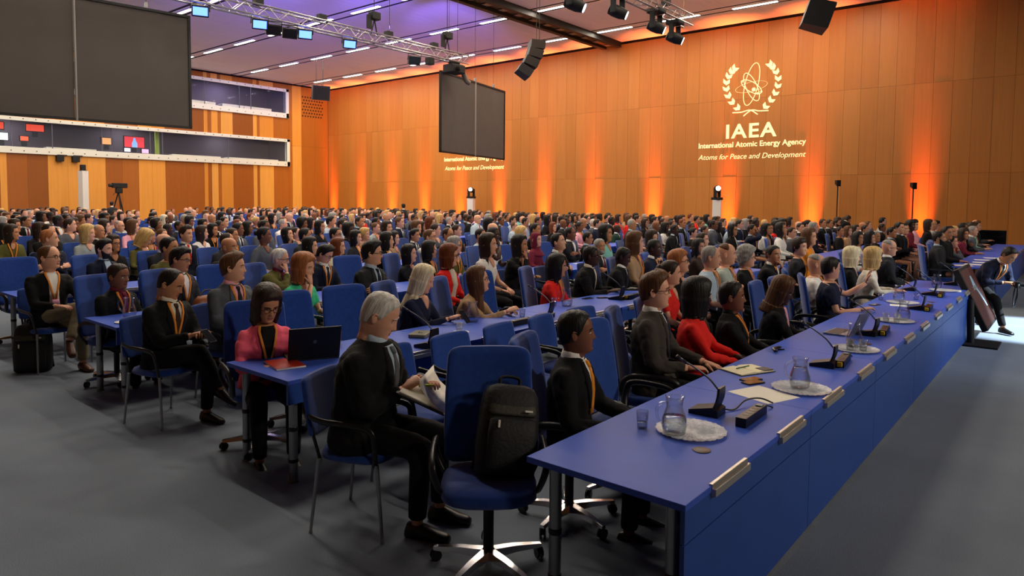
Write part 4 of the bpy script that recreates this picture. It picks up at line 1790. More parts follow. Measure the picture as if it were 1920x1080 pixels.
EMPTY = """
3.99 2.31 t0
7.23 2.31 t0
7.83 2.31 t0
9.57 2.31 t0
11.73 2.31 t0
19.14 2.31 t0
3.21 3.5 a1
3.81 3.5 a1
4.41 3.5 a1
5.01 3.5 a1
5.61 3.5 a1
10.47 3.5 a1
11.67 3.5 a1
21.06 3.5 a1
22.86 3.5 a1
24.66 3.5 a1
3.39 5.14 t1
3.99 5.14 t1
5.91 5.14 t1
10.05 5.14 t1
17.34 5.14 t1
18.54 5.14 t1
19.14 5.14 t1
22.2 5.14 t1
11.01 6.33 a2
12.15 6.33 a2
4.17 7.97 t2
6.15 7.97 t2
9.69 7.97 t2
10.95 7.97 t2
25.74 7.97 t2
3.21 9.16 a3
5.43 9.16 a3
16.62 9.16 a3
24.24 9.16 a3
2.85 10.8 t3
18.6 10.8 t3
22.74 10.8 t3
2.85 11.99 a4
8.13 11.99 a4
12.15 11.99 a4
3.45 13.63 t4
5.73 14.82 a5
8.85 14.82 a5
10.35 14.82 a5
24.78 14.82 a5
7.77 16.46 t5
18.18 16.46 t5
19.68 16.46 t5
23.88 16.46 t5
22.8 17.65 a6
24.0 17.65 a6
5.25 19.29 t6
9.63 19.29 t6
10.89 20.48 a7
16.62 20.48 a7
17.22 20.48 a7
9.27 22.12 t7
21.18 22.12 t7
22.98 22.12 t7
24.18 22.12 t7
24.78 22.12 t7
25.38 22.12 t7
7.17 23.31 a8
12.09 23.31 a8
8.85 24.95 t8
12.21 24.95 t8
16.5 24.95 t8
18.3 24.95 t8
18.9 24.95 t8
25.5 24.95 t8
7.05 26.14 a9
10.41 26.14 a9
11.01 26.14 a9
11.61 26.14 a9
16.8 27.78 t9
18.0 27.78 t9
24.6 27.78 t9
16.56 28.97 a10
23.16 28.97 a10
8.85 30.61 t10
18.0 30.61 t10
19.8 30.61 t10
22.2 30.61 t10
10.05 31.8 a11
17.4 31.8 a11
8.25 33.44 t11
16.2 33.44 t11
18.6 33.44 t11
11.25 34.63 a12
16.8 34.63 a12
19.8 34.63 a12
21.0 34.63 a12
24.0 34.63 a12
24.6 34.63 a12
25.2 34.63 a12
9.45 36.27 t12
10.65 36.27 t12
23.4 36.27 t12
"""
HEROPOS = {
    'whitehair': (2.61, 3.18, 1.26, 'a1'),
    'pinkw': (2.80, 4.75, 1.14, 't1'),
    'phone': (2.66, 6.05, 1.13, 'a2'),
    'leftman': (2.60, 8.95, 1.26, 'a3'),
    'baldbrown': (2.86, 7.72, 1.10, 't2'),
    'greysuit': (3.39, 6.35, 1.27, 'a2'),
    'glassbr': (3.56, 7.85, 1.24, 't2'),
    'oldwhite': (4.74, 7.72, 1.19, 't2'),
    'green': (4.08, 6.20, 1.23, 'a2'),
    'longblond': (4.63, 4.98, 1.16, 't1'),
    'beige': (5.30, 4.85, 1.11, 't1'),
    'redw': (6.22, 6.20, 1.23, 'a2'),
    'indian': (3.40, 2.31, 1.16, 't0'),
    'young': (4.71, 2.48, 1.27, 't0'),
    'redjk': (5.26, 2.38, 1.18, 't0'),
    'blackw': (5.73, 2.28, 1.14, 't0'),
    'dread': (6.62, 2.15, 1.12, 't0'),
    'bald1': (8.97, 2.50, 1.19, 't0'),
    'capman': (8.45, 2.20, 1.20, 't0'),
    'blond1': (11.11, 2.60, 1.15, 't0'),
    'blond2': (10.58, 2.20, 1.19, 't0'),
    'suitR': (12.39, 2.35, 1.24, 't0'),
    'redw2': (6.86, 4.95, 1.14, 't1'),
    'blackman': (7.69, 5.00, 1.22, 't1'),
    'blackman2': (8.32, 4.88, 1.18, 't1'),
    'pony': (6.71, 3.35, 1.19, 'a1'),
    'glassw': (7.46, 3.62, 1.24, 'a1'),
    'greyhair': (7.98, 3.45, 1.28, 'a1'),
    'bald2': (8.46, 3.45, 1.29, 'a1'),
    'curly': (9.02, 3.40, 1.22, 'a1'),
    'asian': (5.18, 6.45, 1.31, 'a2'),
    'beard': (3.75, 10.60, 1.21, 't3'),
}
ONES = ['', 'first', 'second', 'third', 'fourth', 'fifth', 'sixth', 'seventh', 'eighth', 'ninth', 'tenth', 'eleventh', 'twelfth', 'thirteenth', 'fourteenth', 'fifteenth', 'sixteenth', 'seventeenth', 'eighteenth', 'nineteenth']
def ordw(i):
    if i < 20: return ONES[i]
    t = {2: 'twent', 3: 'thirt', 4: 'fort', 5: 'fift'}[i // 10]
    return t + ('ieth' if i % 10 == 0 else 'y-' + ONES[i % 10])
ROWS = ['t0']
for k in range(1, 13):
    ROWS += ['a%d' % k, 't%d' % k]
ROWNO = {r: i + 1 for i, r in enumerate(ROWS)}
COLN = dict(K='black', N='navy', G='grey', D='charcoal', R='red', P='coral pink', W='white', B='pale blue', T='tan', O='olive', E='dark green', M='maroon', L='light grey', A='orange', C='pale teal', V='mint green', S='sage', H='brown', X='cream', Q='soft pink', Z='dark blue', J='khaki', F='dark brown')
FEM = {'long', 'bob', 'bun', 'curly', 'pixie', 'hijab', 'wavy', 'dread'}

POSES = {
    'lap': dict(lean=3, rh=(-.07, -.29, .68), lh=(.07, -.31, .69), rcurl=.7, lcurl=.7),
    'table': dict(lean=10, rh=(-.13, -.40, .785), lh=(.10, -.42, .785), rcurl=.5, lcurl=.6),
    'fold': dict(lean=1, rh=(.10, -.20, .84), lh=(-.09, -.235, .875), rd=(0, -1, .4), ld=(0, -1, .4), rhd=(.8, .35, .2), lhd=(-.8, .3, -.1), rp=(-.5, -.1, .4), lp=(.5, -.1, .4)),
    'rest': dict(lean=0, rh=(-.26, -.26, .72), lh=(.10, -.28, .70), rcurl=.8),
    'chin': dict(lean=10, rh=(-.02, -.25, 1.07), lh=(.08, -.34, .80), rp=(-.25, -.45, .6), rhd=(.15, .35, .9), rd=(0, -1, .2), rcurl=1.0),
    'hand': dict(lean=2, rh=(-.02, -.17, 1.20), lh=(.08, -.31, .70), rp=(-.4, -.35, .9), rhd=(.1, .3, .9), rd=(0, -1, .1), rcurl=.6),
}
def seat_person(X, Y, z, g, pose, yaw, pitch, top, hi, rz=0.0, label='', group='people seated in the hall', extra=None, key=None, sink=True, smax=1.10, **kw):
    a = dict(POSES[pose]) if isinstance(pose, str) else dict(pose)
    if extra: a.update(extra)
    P = Pose(g, yaw=yaw, pitch=pitch, **a)
    s_ = min(smax, max(.97, z / P.hc[2]))
    h = RZ(rz) @ P.hc * s_
    root = empty('person', (X - h[0], Y - h[1], max(-.09, min(0, z - h[2])) if sink else 0), rz, label, 'person', group, s_)
    assemble(root, P, hi, top=top, key=key, **kw)
    return root, P, s_

# ---- chairs
CHAIRS = []
def seat_chair(x, y, row, rz=0.0, occupied=True, dist=None):
    CHAIRS.append((x, y, row, rz, occupied))

PEOPLE = []      # (x, row, call) so that labels can count along a row
for ln in LISTED.strip().split('\n'):
    a = ln.split()
    PEOPLE.append((float(a[0]), float(a[1]), float(a[2]), a[3], a[4:]))
TOPNAMES = {'suit': 'suit jacket', 'knit': 'top', 'short': 'short-sleeved shirt', 'none': 'sleeveless blouse'}
fl = []
r2 = random.Random(11)
for ln in FILLS.strip().split('\n'):
    a = ln.split()
    st = r2.choice(['crop'] * 7 + ['long'] * 4 + ['bob', 'bob', 'fringe', 'thin', 'bald', 'curly', 'quiff', 'bun', 'pixie'])
    hcol = r2.choice('kkkkkdddddnnugy') if st not in ('fringe', 'thin') else r2.choice('ggdw')
    sk = r2.choice([1, 1, 1, 1, 1, 2, 2, 3, 4])
    if sk > 2: hcol = 'k'
    if st in FEM:
        tp, tcx = r2.choice(['knit', 'knit', 'suit']), r2.choice('KKDNWQRTGKDBMC')
    else:
        tp, tcx = r2.choice(['suit', 'suit', 'suit', 'short']), r2.choice('KKDNNGGB')
        if tp == 'short': tcx = r2.choice('WBWBLG')
    fl.append((float(a[0]), float(a[1]), float(a[2]), a[3], [st, hcol, str(sk), tp, tcx] + (['tie'] if r2.random() < .4 else [])))
NFILL = 103
ALL = PEOPLE + fl[:NFILL]
rowx = {}
HEROX = {}
for v in HEROPOS.values():
    HEROX.setdefault(v[3], []).append(v[0])
for p in ALL:
    rowx.setdefault(p[3], []).append(p[0])
for r_, xs in HEROX.items():
    rowx.setdefault(r_, []).extend(xs)
for r_ in rowx:
    rowx[r_].sort()
rp = random.Random(5)
for (x, y, z, row, a) in ALL:
    st, hcol, sk, tp, tcx = a[0], a[1], int(a[2]), a[3], a[4]
    fg = a[5:]
    dist = math.hypot(x, y)
    g = 'f' if st in FEM else 'm'
    hi = dist < 10.5
    pose = rp.choice(['lap', 'table', 'fold', 'rest'] if row[0] == 't' else ['lap', 'lap', 'fold', 'rest'])
    yaw = int(round((math.degrees(math.atan2(y, x)) - rp.uniform(2, 34)) / 12)) * 12
    prz = math.radians((14 if row[0] == 't' else 7) + rp.uniform(-7, 7))
    yaw -= 12
    pitch = 3
    if 'dn' in fg: pitch, pose = -26, 'table'
    if 'up' in fg: pitch = 14
    if 'fold' in fg: pose = 'fold'
    if 'chin' in fg: pose = 'chin'
    if 'hand' in fg: pose, yaw = 'hand', 0
    tie = None
    if tp == 'suit' and g == 'm': tie = 'D' if 'tie' in fg else rp.choice([None, 'D', 'N', 'M', 'G'])
    if 'redtie' in fg: tie = 'R'
    shirt = rp.choice('WWWBB') if g == 'm' else rp.choice('WXK')
    lan = 'lan' in fg or rp.random() < .25
    no = rowx[row].index(x) + 1
    pos = {'lap': 'hands in lap', 'table': 'leaning on the table', 'fold': 'arms folded', 'rest': 'leaning back', 'chin': 'hand at chin', 'hand': 'hand over face'}[pose]
    lab = 'person in %s %s, %s, %s seat row, %s from the left' % (COLN[tcx], TOPNAMES[tp].split()[-1], pos, ordw(ROWNO[row]), ordw(no))
    hc_ = hcol
    kw = {}
    if st == 'hijab':
        hc_ = 'k'
    far = dist > 24
    root, P, s_ = seat_person(x, y, z, g, pose, yaw, pitch, tp, hi, rz=prz, label=lab, key=(g, pose, yaw, pitch, tp, hi, dist < 16), style=(None if st == 'hijab' else st), hc=hc_, skin=sk, tc=tcx,
                shirt=shirt, tie=tie, lan=lan, badge=lan and dist < 16, glasses='gl' in fg, beard='beard' in fg, legc=rp.choice('KKDN'), full=dist < 16)
    if st == 'hijab':
        o = link('headscarf', hair_mesh('hijab', hi), root, M=Matrix(M4(P.Rh * P.hs, P.hc).tolist()))
        set_mats(o, [CLOTH['M' if hcol == 'M' else 'X']])
    seat_chair(root.location.x, root.location.y, row, prz)

# ---- the rest of the far audience, too small and too many to pick apart
def crowd_stuff(lst):
    cols = {}
    proto = {}
    for g in 'mf':
        for hs in ('crop', 'long', 'bald'):
            P = Pose(g, yaw=20, pitch=2, **POSES['lap'])
            parts = []
            b = MB()
            az = az_grid(12)
            b.loft([(head_pts(az, z) * P.hs) @ P.Rh.T + P.hc for z in (-.16, -.125, -.105, -.07, -.03, 0, .04, .08, .105, .12)])
            parts.append(('skin', b))
            b = MB()
            b.loft([P.ring(q, *(np.interp(q, TS, A[g]) * 1.03 for A in (TW, TF, TB)), 12) for q in (-.08, .16, .32, .42, .46, .49, .52, .55)])
            for (S, E_, W) in P.arms():
                b.tube([S, S * .5 + E_ * .5, E_, W], [.07, .064, .055, .04], 7)
            parts.append(('top', b))
            b = MB(); b.add(*patch(P, [(.52, -.05, .05), (.42, -.045, .045), (.3, -.02, .02)], .012, .02))
            parts.append(('shirt', b))
            if hs != 'bald':
                parts.append(('hair', hair_mb(hs, 14, 11)))
            proto[(g, hs)] = (P, parts)
    hk = {'crop': 'crop', 'quiff': 'crop', 'long': 'long', 'bob': 'long', 'curly': 'long', 'wavy': 'long', 'bun': 'crop', 'pixie': 'crop', 'fringe': 'bald', 'thin': 'bald', 'bald': 'bald'}
    for (x, y, z, row, a) in lst:
        st, hcol, sk, tp, tcx = a[0], a[1], int(a[2]), a[3], a[4]
        g = 'f' if st in FEM else 'm'
        P, parts = proto[(g, hk[st])]
        s_ = min(1.1, max(.95, z / P.hc[2]))
        M = M4(np.eye(3) * s_, (x - P.hc[0] * s_, y - P.hc[1] * s_, 0))
        for nm, b in parts:
            m = {'skin': SKIN[sk], 'top': CLOTH[tcx], 'shirt': CLOTH['W'] if tp == 'suit' else SKIN[sk], 'hair': HAIR[hcol]}[nm]
            mb = cols.setdefault(m.name, (m, MB()))[1]
            mb.join(b, (M @ M4(P.Rh * P.hs, P.hc)) if nm == 'hair' else M)
        seat_chair(x - P.hc[0] * s_, y - P.hc[1] * s_, row)
    big = MB()
    mats = []
    for i, (m, mb) in enumerate(cols.values()):
        mats.append(m)
        big.join(mb, None, i)
    o = obj('distant_audience', big, mats, smooth=True)
    tag(o, 'distant seated audience filling the back rows below the booths', 'audience', kind='stuff')
crowd_stuff(fl[NFILL:])
for ln in EMPTY.strip().split('\n'):
    a = ln.split()
    if 8 < math.hypot(float(a[0]), float(a[1])) < 21 and rp.random() < .35:
        continue
    seat_chair(float(a[0]), float(a[1]) - .0, a[2], rp.uniform(-.15, .15), False)
# ================================================================== the people one can recognise
def hero(who, g, label, rz=None, yaw=20, pitch=0, pose='lap', top='suit', chair=True, **kw):
    X, Y, z, row = HEROPOS[who]
    if rz is None:
        rz = math.radians(20 if row == 't0' else 20 if row[0] == 't' else 12)
    yaw = yaw - math.degrees(rz)
    extra = {k: kw.pop(k) for k in list(kw) if k in ('lean', 'rh', 'lh', 'rp', 'lp', 'rd', 'ld', 'rcurl', 'lcurl', 'rhd', 'lhd', 'twist', 'side', 'legs', 'fat', 'roll', 'stand', 'hip')}
    root, P, s_ = seat_person(X, Y, z, g, pose, yaw, pitch, top, True, rz=rz, label=label, extra=extra, group='people in the front rows', sink=who not in ('whitehair', 'phone', 'leftman'), smax=1.14, **kw)
    if chair and row:
        seat_chair(root.location.x, root.location.y, row, rz)
    return root, P, s_
D = math.radians
HEROPOS['edge'] = (2.05, 10.9, 1.2, 't3')
h1 = hero('whitehair', 'm', 'person in black suit and grey tie marking papers on lap with yellow pen', rz=D(24), yaw=42, pitch=-24, lean=9, rh=(-.03, -.27, .82), lh=(.13, -.33, .81), rcurl=.9, lcurl=.8,
          style='crop', hc='w', skin=1, tc='K', tie='G', shirt='B', fat=1.2, rd=(-.6, 0, .8))
h2 = hero('pinkw', 'f', 'person in coral pink blazer typing on a black laptop', rz=D(-18), yaw=-6, pitch=-20, lean=10, rh=(-.10, -.38, .80), lh=(.10, -.40, .80),
          style='bob', hc='d', skin=2, top='knit', tc='P', inner='K', lan=True, glasses=True, legc='K')
h3 = hero('phone', 'm', 'person in black suit with orange lanyard and crossed legs looking at a phone', rz=D(16), yaw=42, pitch=-22, lean=7, rh=(-.02, -.36, .80), lh=(.07, -.38, .80), rcurl=1.0, lcurl=1.0, legs='cross',
          style='thin', hc='k', skin=2, tc='K', tie='H', shirt='X', lan=True)
h4 = hero('leftman', 'm', 'person in black sweater, khaki trousers and brown shoes sitting with crossed legs', rz=D(6), yaw=40, pitch=4, lean=-2, legs=[[(-.09, 0, .57), (.13, -.41, .71), (-.04, -.55, .38), (-.3, -1)], [(.09, 0, .55), (.14, -.43, .52), (.15, -.40, .09), (0, -1)]], rh=(-.07, -.33, .74), lh=(.17, -.42, .80),
          style='thin', hc='n', skin=1, top='knit', tc='K', inner='W', lan=True, badge=True, glasses=True, legc='J', shoe=LEATHERB)
h5 = hero('baldbrown', 'm', 'person in black jacket with maroon tie behind a water jug', yaw=30, pitch=-4, style='crop', hc='d', skin=3, tc='K', tie='M', shirt='M', lan=True)
h6 = hero('greysuit', 'm', 'person in grey suit with dark tie looking towards the stage', yaw=50, pitch=2, style='quiff', hc='n', skin=1, tc='G', tie='D', shirt='Q', lan=True, pose='lap')
h7 = hero('glassbr', 'm', 'person in charcoal jacket and spectacles, head tilted, behind the phone user', yaw=42, pitch=-4, roll=8, style='quiff', hc='k', skin=2, tc='D', shirt='W', lan=True, glasses=True)
h8 = hero('oldwhite', 'm', 'person in olive-grey jacket and spectacles, chin resting on hand', yaw=44, pitch=-4, pose='chin', style='crop', hc='w', skin=1, tc='O', shirt='M', glasses=True)
h9 = hero('green', 'f', 'person in mint green top with hand at mouth behind an empty chair', yaw=30, pitch=-4, pose='chin', style='bob', hc='r', skin=1, top='short', tc='V')
h10 = hero('longblond', 'f', 'person in navy jacket looking down at a phone held over the table', yaw=40, pitch=-18, lean=13, rh=(-.02, -.45, .85), lh=(.10, -.45, .84), rcurl=1., style='long', hc='q', skin=1, top='knit', tc='Z')
h11 = hero('beige', 'f', 'person in tan blazer leaning both elbows on the table', yaw=40, pitch=8, lean=16, rh=(.02, -.50, .90), lh=(.12, -.48, .86), rcurl=.9, lcurl=.9, rd=(-.3, -.5, 1), style='long', hc='n', skin=1, top='knit', tc='T', glasses=True)
h12 = hero('redw', 'f', 'person in coral red blazer over a cream top sitting upright', yaw=38, pitch=0, style='bob', hc='u', skin=1, top='knit', tc='R', inner='X', glasses=True)
h13 = hero('indian', 'm', 'person in black suit and orange tie beside the backpack chair', yaw=37, pitch=4, lean=1, rh=(-.20, -.31, .74), lh=(.12, -.38, .72), style='crop', hc='k', skin=3, tc='K', tie='A', shirt='W')
h14 = hero('young', 'm', 'person in dark suit and blue tie with spectacles sitting tall in front row', yaw=27, pitch=3, lean=0, rh=(-.14, -.28, .72), lh=(.10, -.38, .72), style='quiff', hc='n', skin=1, tc='F', tie='Z', shirt='W', glasses=True)
h15 = hero('redjk', 'f', 'person in bright red jacket at the front table', yaw=42, pitch=0, lean=2, rh=(-.10, -.38, .74), lh=(.10, -.40, .74), style='wavy', hc='k', skin=4, top='knit', tc='R', fat=1.1)
h16 = hero('blackw', 'f', 'person in black jacket with orange lanyard reclining at the front table', yaw=24, pitch=2, lean=-4, rh=(-.10, -.36, .74), lh=(.10, -.38, .74), style='crop', hc='k', skin=3, tc='K', shirt='K', lan=True)
h17 = hero('dread', 'f', 'person in black jacket and pink scarf typing on a silver laptop', yaw=14, pitch=-20, lean=10, rh=(-.10, -.44, .80), lh=(.10, -.46, .80), style='dread', hc='n', skin=4, top='knit', tc='K', inner='Q')
h18 = hero('bald1', 'm', 'person in white shirt leaning back behind a raised hand', yaw=26, pitch=2, style='fringe', hc='g', skin=1, top='short', tc='W', lan=True)
h19 = hero('capman', 'm', 'person in dark shirt raising a hand in the front row', yaw=48, pitch=0, lean=-2, rh=(-.22, -.30, .80), lh=(.28, -.42, 1.06), lp=(.5, -.2, .5), lhd=(.1, -.25, .95), ld=(.3, .8, 0), lcurl=.4, legs='cross', style='crop', hc='k', skin=1, top='short', tc='Z', legc='G')
h20 = hero('blond1', 'f', 'person in black top near the far end of the front table', yaw=26, style='bob', hc='q', skin=1, top='knit', tc='K')
h21 = hero('blond2', 'f', 'person in cream top with arms on the front table', yaw=30, pose='table', style='bob', hc='y', skin=1, top='knit', tc='X')
h22 = hero('suitR', 'm', 'person in charcoal suit and spectacles at the end of the front table', yaw=22, style='fringe', hc='g', skin=1, tc='D', shirt='W', glasses=True)
h23 = hero('redw2', 'f', 'person in red top with lanyard behind a water jug in second table row', yaw=32, pitch=-2, pose='table', style='wavy', hc='k', skin=2, top='knit', tc='R', lan=True)
h24 = hero('blackman', 'm', 'person in black jacket reaching an arm along the second table', yaw=30, pose='table', style='crop', hc='k', skin=4, tc='K', shirt='X', glasses=True)
h25 = hero('blackman2', 'm', 'person in black suit and blue tie with bowed head in second table row', yaw=24, pitch=-16, pose='table', style='crop', hc='k', skin=4, tc='K', tie='Z')
h26 = hero('pony', 'f', 'person in red top with tied hair behind the front row', yaw=30, style='bun', hc='d', skin=1, top='short', tc='R')
h27 = hero('glassw', 'f', 'person in black top and spectacles behind the red jacket', yaw=22, pitch=10, style='pixie', hc='r', skin=1, top='knit', tc='K', glasses=True)
h28 = hero('greyhair', 'm', 'person in pale blue shirt with lanyard in the second seat row', yaw=25, style='thin', hc='g', skin=1, top='short', tc='B', lan=True)
h29 = hero('bald2', 'm', 'person in sage shirt with arms folded and an orange lanyard', yaw=25, pose='fold', style='fringe', hc='n', skin=1, top='short', tc='S', lan=True)
h30 = hero('curly', 'f', 'person in black cardigan with orange lanyard and spectacles', yaw=24, style='curly', hc='g', skin=1, top='knit', tc='K', lan=True, glasses=True)
h31 = hero('asian', 'm', 'person in charcoal suit and spectacles with folded arms, fourth seat row', yaw=46, pose='fold', style='quiff', hc='k', skin=1, tc='D', tie='N', shirt='B', glasses=True)
h32 = hero('beard', 'm', 'person in navy suit and open collar with full dark beard', yaw=38, style='quiff', hc='k', skin=1, tc='N', shirt='B', beard=True)
h33 = hero('edge', 'f', 'person in dark jacket cut off by the left edge, typing', yaw=30, pose='table', style='long', hc='k', skin=2, top='knit', tc='K', inner='L')

# ---- chairs under and between everybody
EMPTYNEAR = []
tot = sorted(CHAIRS, key=lambda c: math.hypot(c[0], c[1]))
tot = [c for c in tot if not (c[2] == 't0' and c[0] < 3.15 and not c[4])]
bychair = {}
for c in tot:
    bychair.setdefault(c[2], []).append(c[0])
for v in bychair.values(): v.sort()
for i, (x, y, row, rz, occ) in enumerate(tot):
    d = math.hypot(x, y)
    tall = row[0] == 't'
    if i >= 290:
        ca, sa = math.cos(rz), math.sin(rz)
        b = FARMB[tall]
        STUFF_CHAIRS.join(b, M4(RZ(rz), (x, y, 0)))
        continue
    no = bychair[row].index(x) + 1
    lab = '%s blue %s chair, %s from the left in the %s seat row' % ('occupied' if occ else 'empty', 'high-back swivel' if tall else 'low-back visitor', ordw(no), ordw(ROWNO[row]))
    if d < 12:
        t = empty('swivel_chair' if tall else 'visitor_chair', (x, y, 0), rz, lab, 'chair', 'blue chairs in the hall')
        (swivel_parts if tall else visitor_parts)(t)
    else:
        t = link('swivel_chair' if tall else 'visitor_chair', FAR[tall], loc=(x, y, 0), rot=(0, 0, rz))
        tag(t, lab, 'chair', 'blue chairs in the hall')
tag(obj('distant_chair', STUFF_CHAIRS, [CHAIRBLUE, PLASTIC], smooth=40), 'distant blue chairs under the back rows of the audience', 'chairs', kind='stuff')
# ================================================================== rig, screens, emblem
EMBLEM_ORBITS = [[(11.087, 8.02), (11.034, 7.98), (10.993, 7.902), (10.964, 7.791), (10.95, 7.652), (10.951, 7.489), (10.967, 7.31), (10.997, 7.123), (11.04, 6.935), (11.094, 6.755), (11.157, 6.591), (11.226, 6.449), (11.298, 6.336), (11.37, 6.258), (11.44, 6.217), (11.503, 6.216), (11.557, 6.255), (11.599, 6.332), (11.628, 6.444), (11.642, 6.586), (11.641, 6.752), (11.625, 6.934), (11.594, 7.124), (11.55, 7.313), (11.495, 7.494), (11.431, 7.658), (11.361, 7.798), (11.289, 7.908), (11.217, 7.983), (11.149, 8.021)], [(11.009, 6.381), (11.061, 6.378), (11.123, 6.402), (11.193, 6.452), (11.267, 6.527), (11.343, 6.622), (11.417, 6.734), (11.486, 6.857), (11.546, 6.988), (11.596, 7.119), (11.632, 7.245), (11.654, 7.36), (11.66, 7.459), (11.649, 7.538), (11.623, 7.593), (11.583, 7.622), (11.53, 7.624), (11.467, 7.598), (11.397, 7.546), (11.322, 7.47), (11.247, 7.374), (11.173, 7.262), (11.105, 7.139), (11.046, 7.009), (10.997, 6.88), (10.962, 6.756), (10.94, 6.642), (10.935, 6.544), (10.945, 6.466), (10.97, 6.411)], [(10.605, 7.105), (10.609, 7.062), (10.642, 7.016), (10.703, 6.969), (10.79, 6.924), (10.9, 6.882), (11.027, 6.845), (11.167, 6.814), (11.313, 6.792), (11.459, 6.779), (11.599, 6.776), (11.726, 6.782), (11.835, 6.799), (11.92, 6.824), (11.978, 6.858), (12.006, 6.898), (12.002, 6.943), (11.966, 6.99), (11.902, 7.038), (11.81, 7.084), (11.696, 7.127), (11.566, 7.164), (11.424, 7.193), (11.277, 7.214), (11.132, 7.226), (10.995, 7.228), (10.872, 7.22), (10.767, 7.203), (10.686, 7.178), (10.631, 7.145)], [(10.858, 6.718), (10.888, 6.688), (10.936, 6.672), (11.0, 6.67), (11.077, 6.683), (11.163, 6.71), (11.256, 6.75), (11.351, 6.801), (11.443, 6.861), (11.53, 6.927), (11.606, 6.998), (11.669, 7.068), (11.715, 7.136), (11.743, 7.198), (11.752, 7.252), (11.74, 7.294), (11.708, 7.324), (11.658, 7.339), (11.593, 7.34), (11.514, 7.326), (11.427, 7.298), (11.333, 7.257), (11.239, 7.205), (11.147, 7.145), (11.062, 7.079), (10.987, 7.009), (10.926, 6.94), (10.881, 6.873), (10.854, 6.812), (10.846, 6.76)]]
EMBLEM_DOTS = [(11.194, 6.883), (11.028, 6.7), (11.732, 7.274), (10.86, 6.756)]
EMBLEM_LEAVES = [[(11.793, 6.037), (11.927, 6.17), (12.107, 6.158), (11.972, 6.024)], [(11.793, 6.037), (11.772, 6.209), (11.902, 6.345), (11.924, 6.173)], [(12.056, 6.3), (12.179, 6.444), (12.362, 6.448), (12.238, 6.304)], [(12.056, 6.3), (12.018, 6.468), (12.137, 6.615), (12.175, 6.446)], [(12.264, 6.582), (12.356, 6.746), (12.54, 6.79), (12.448, 6.626)], [(12.264, 6.582), (12.188, 6.734), (12.275, 6.9), (12.352, 6.748)], [(12.395, 6.886), (12.443, 7.062), (12.615, 7.151), (12.567, 6.973)], [(12.395, 6.886), (12.278, 7.008), (12.321, 7.185), (12.438, 7.063)], [(12.441, 7.184), (12.435, 7.361), (12.58, 7.491), (12.586, 7.314)], [(12.441, 7.184), (12.288, 7.264), (12.278, 7.439), (12.431, 7.36)], [(12.393, 7.452), (12.336, 7.613), (12.441, 7.772), (12.499, 7.612)], [(12.393, 7.452), (12.218, 7.483), (12.157, 7.641), (12.332, 7.611)], [(12.285, 7.665), (12.189, 7.803), (12.256, 7.976), (12.352, 7.839)], [(12.285, 7.665), (12.102, 7.654), (12.003, 7.788), (12.185, 7.8)], [(12.161, 7.801), (12.047, 7.922), (12.092, 8.099), (12.206, 7.978)], [(12.161, 7.801), (11.979, 7.767), (11.862, 7.885), (12.043, 7.919)], [(10.744, 6.017), (10.635, 6.138), (10.677, 6.309), (10.785, 6.188)], [(10.744, 6.017), (10.571, 5.989), (10.461, 6.107), (10.632, 6.135)], [(10.511, 6.267), (10.413, 6.395), (10.464, 6.564), (10.563, 6.436)], [(10.511, 6.267), (10.34, 6.25), (10.239, 6.374), (10.409, 6.392)], [(10.325, 6.531), (10.251, 6.675), (10.328, 6.836), (10.402, 6.692)], [(10.325, 6.531), (10.158, 6.541), (10.081, 6.682), (10.247, 6.673)], [(10.2, 6.823), (10.161, 6.982), (10.268, 7.127), (10.307, 6.967)], [(10.2, 6.823), (10.044, 6.867), (10.001, 7.024), (10.157, 6.98)], [(10.151, 7.121), (10.162, 7.291), (10.302, 7.404), (10.292, 7.234)], [(10.151, 7.121), (10.021, 7.21), (10.027, 7.379), (10.157, 7.291)], [(10.205, 7.41), (10.268, 7.576), (10.431, 7.644), (10.368, 7.478)], [(10.205, 7.41), (10.115, 7.54), (10.173, 7.706), (10.264, 7.577)], [(10.32, 7.639), (10.422, 7.788), (10.592, 7.815), (10.49, 7.664)], [(10.32, 7.639), (10.269, 7.792), (10.368, 7.944), (10.418, 7.791)], [(10.438, 7.787), (10.557, 7.926), (10.727, 7.93), (10.608, 7.791)], [(10.438, 7.787), (10.408, 7.949), (10.524, 8.09), (10.554, 7.928)]]
EMBLEM_STEMS = [[(12.122, 5.943), (11.719, 5.937), (11.324, 5.994), (10.986, 5.786)], [(10.525, 5.919), (10.932, 5.936), (11.275, 5.991), (11.624, 5.76)]]
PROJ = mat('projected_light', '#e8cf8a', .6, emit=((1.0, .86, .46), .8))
emb = empty('wall_emblem', (XR - .04, 11.3, 0), 0, 'projected atom emblem with laurel branches and lettering on the wood wall', 'emblem')
def onwall(yz, dx=0.0):
    return np.array([dx, yz[0] - 11.3, yz[1]])
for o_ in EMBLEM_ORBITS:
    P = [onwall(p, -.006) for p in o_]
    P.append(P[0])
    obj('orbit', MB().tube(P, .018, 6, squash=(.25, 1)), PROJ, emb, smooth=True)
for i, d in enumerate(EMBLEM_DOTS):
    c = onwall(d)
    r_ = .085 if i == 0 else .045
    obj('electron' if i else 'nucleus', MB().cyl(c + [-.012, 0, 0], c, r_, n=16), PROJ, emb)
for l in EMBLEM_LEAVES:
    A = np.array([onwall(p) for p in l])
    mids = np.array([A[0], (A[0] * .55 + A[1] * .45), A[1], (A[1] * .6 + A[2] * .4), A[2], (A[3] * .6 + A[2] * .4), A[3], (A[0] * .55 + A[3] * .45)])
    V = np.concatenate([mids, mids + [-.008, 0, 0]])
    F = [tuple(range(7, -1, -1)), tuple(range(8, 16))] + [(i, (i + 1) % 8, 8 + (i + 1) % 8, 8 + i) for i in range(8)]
    obj('leaf', MB().add(V, F), PROJ, emb)
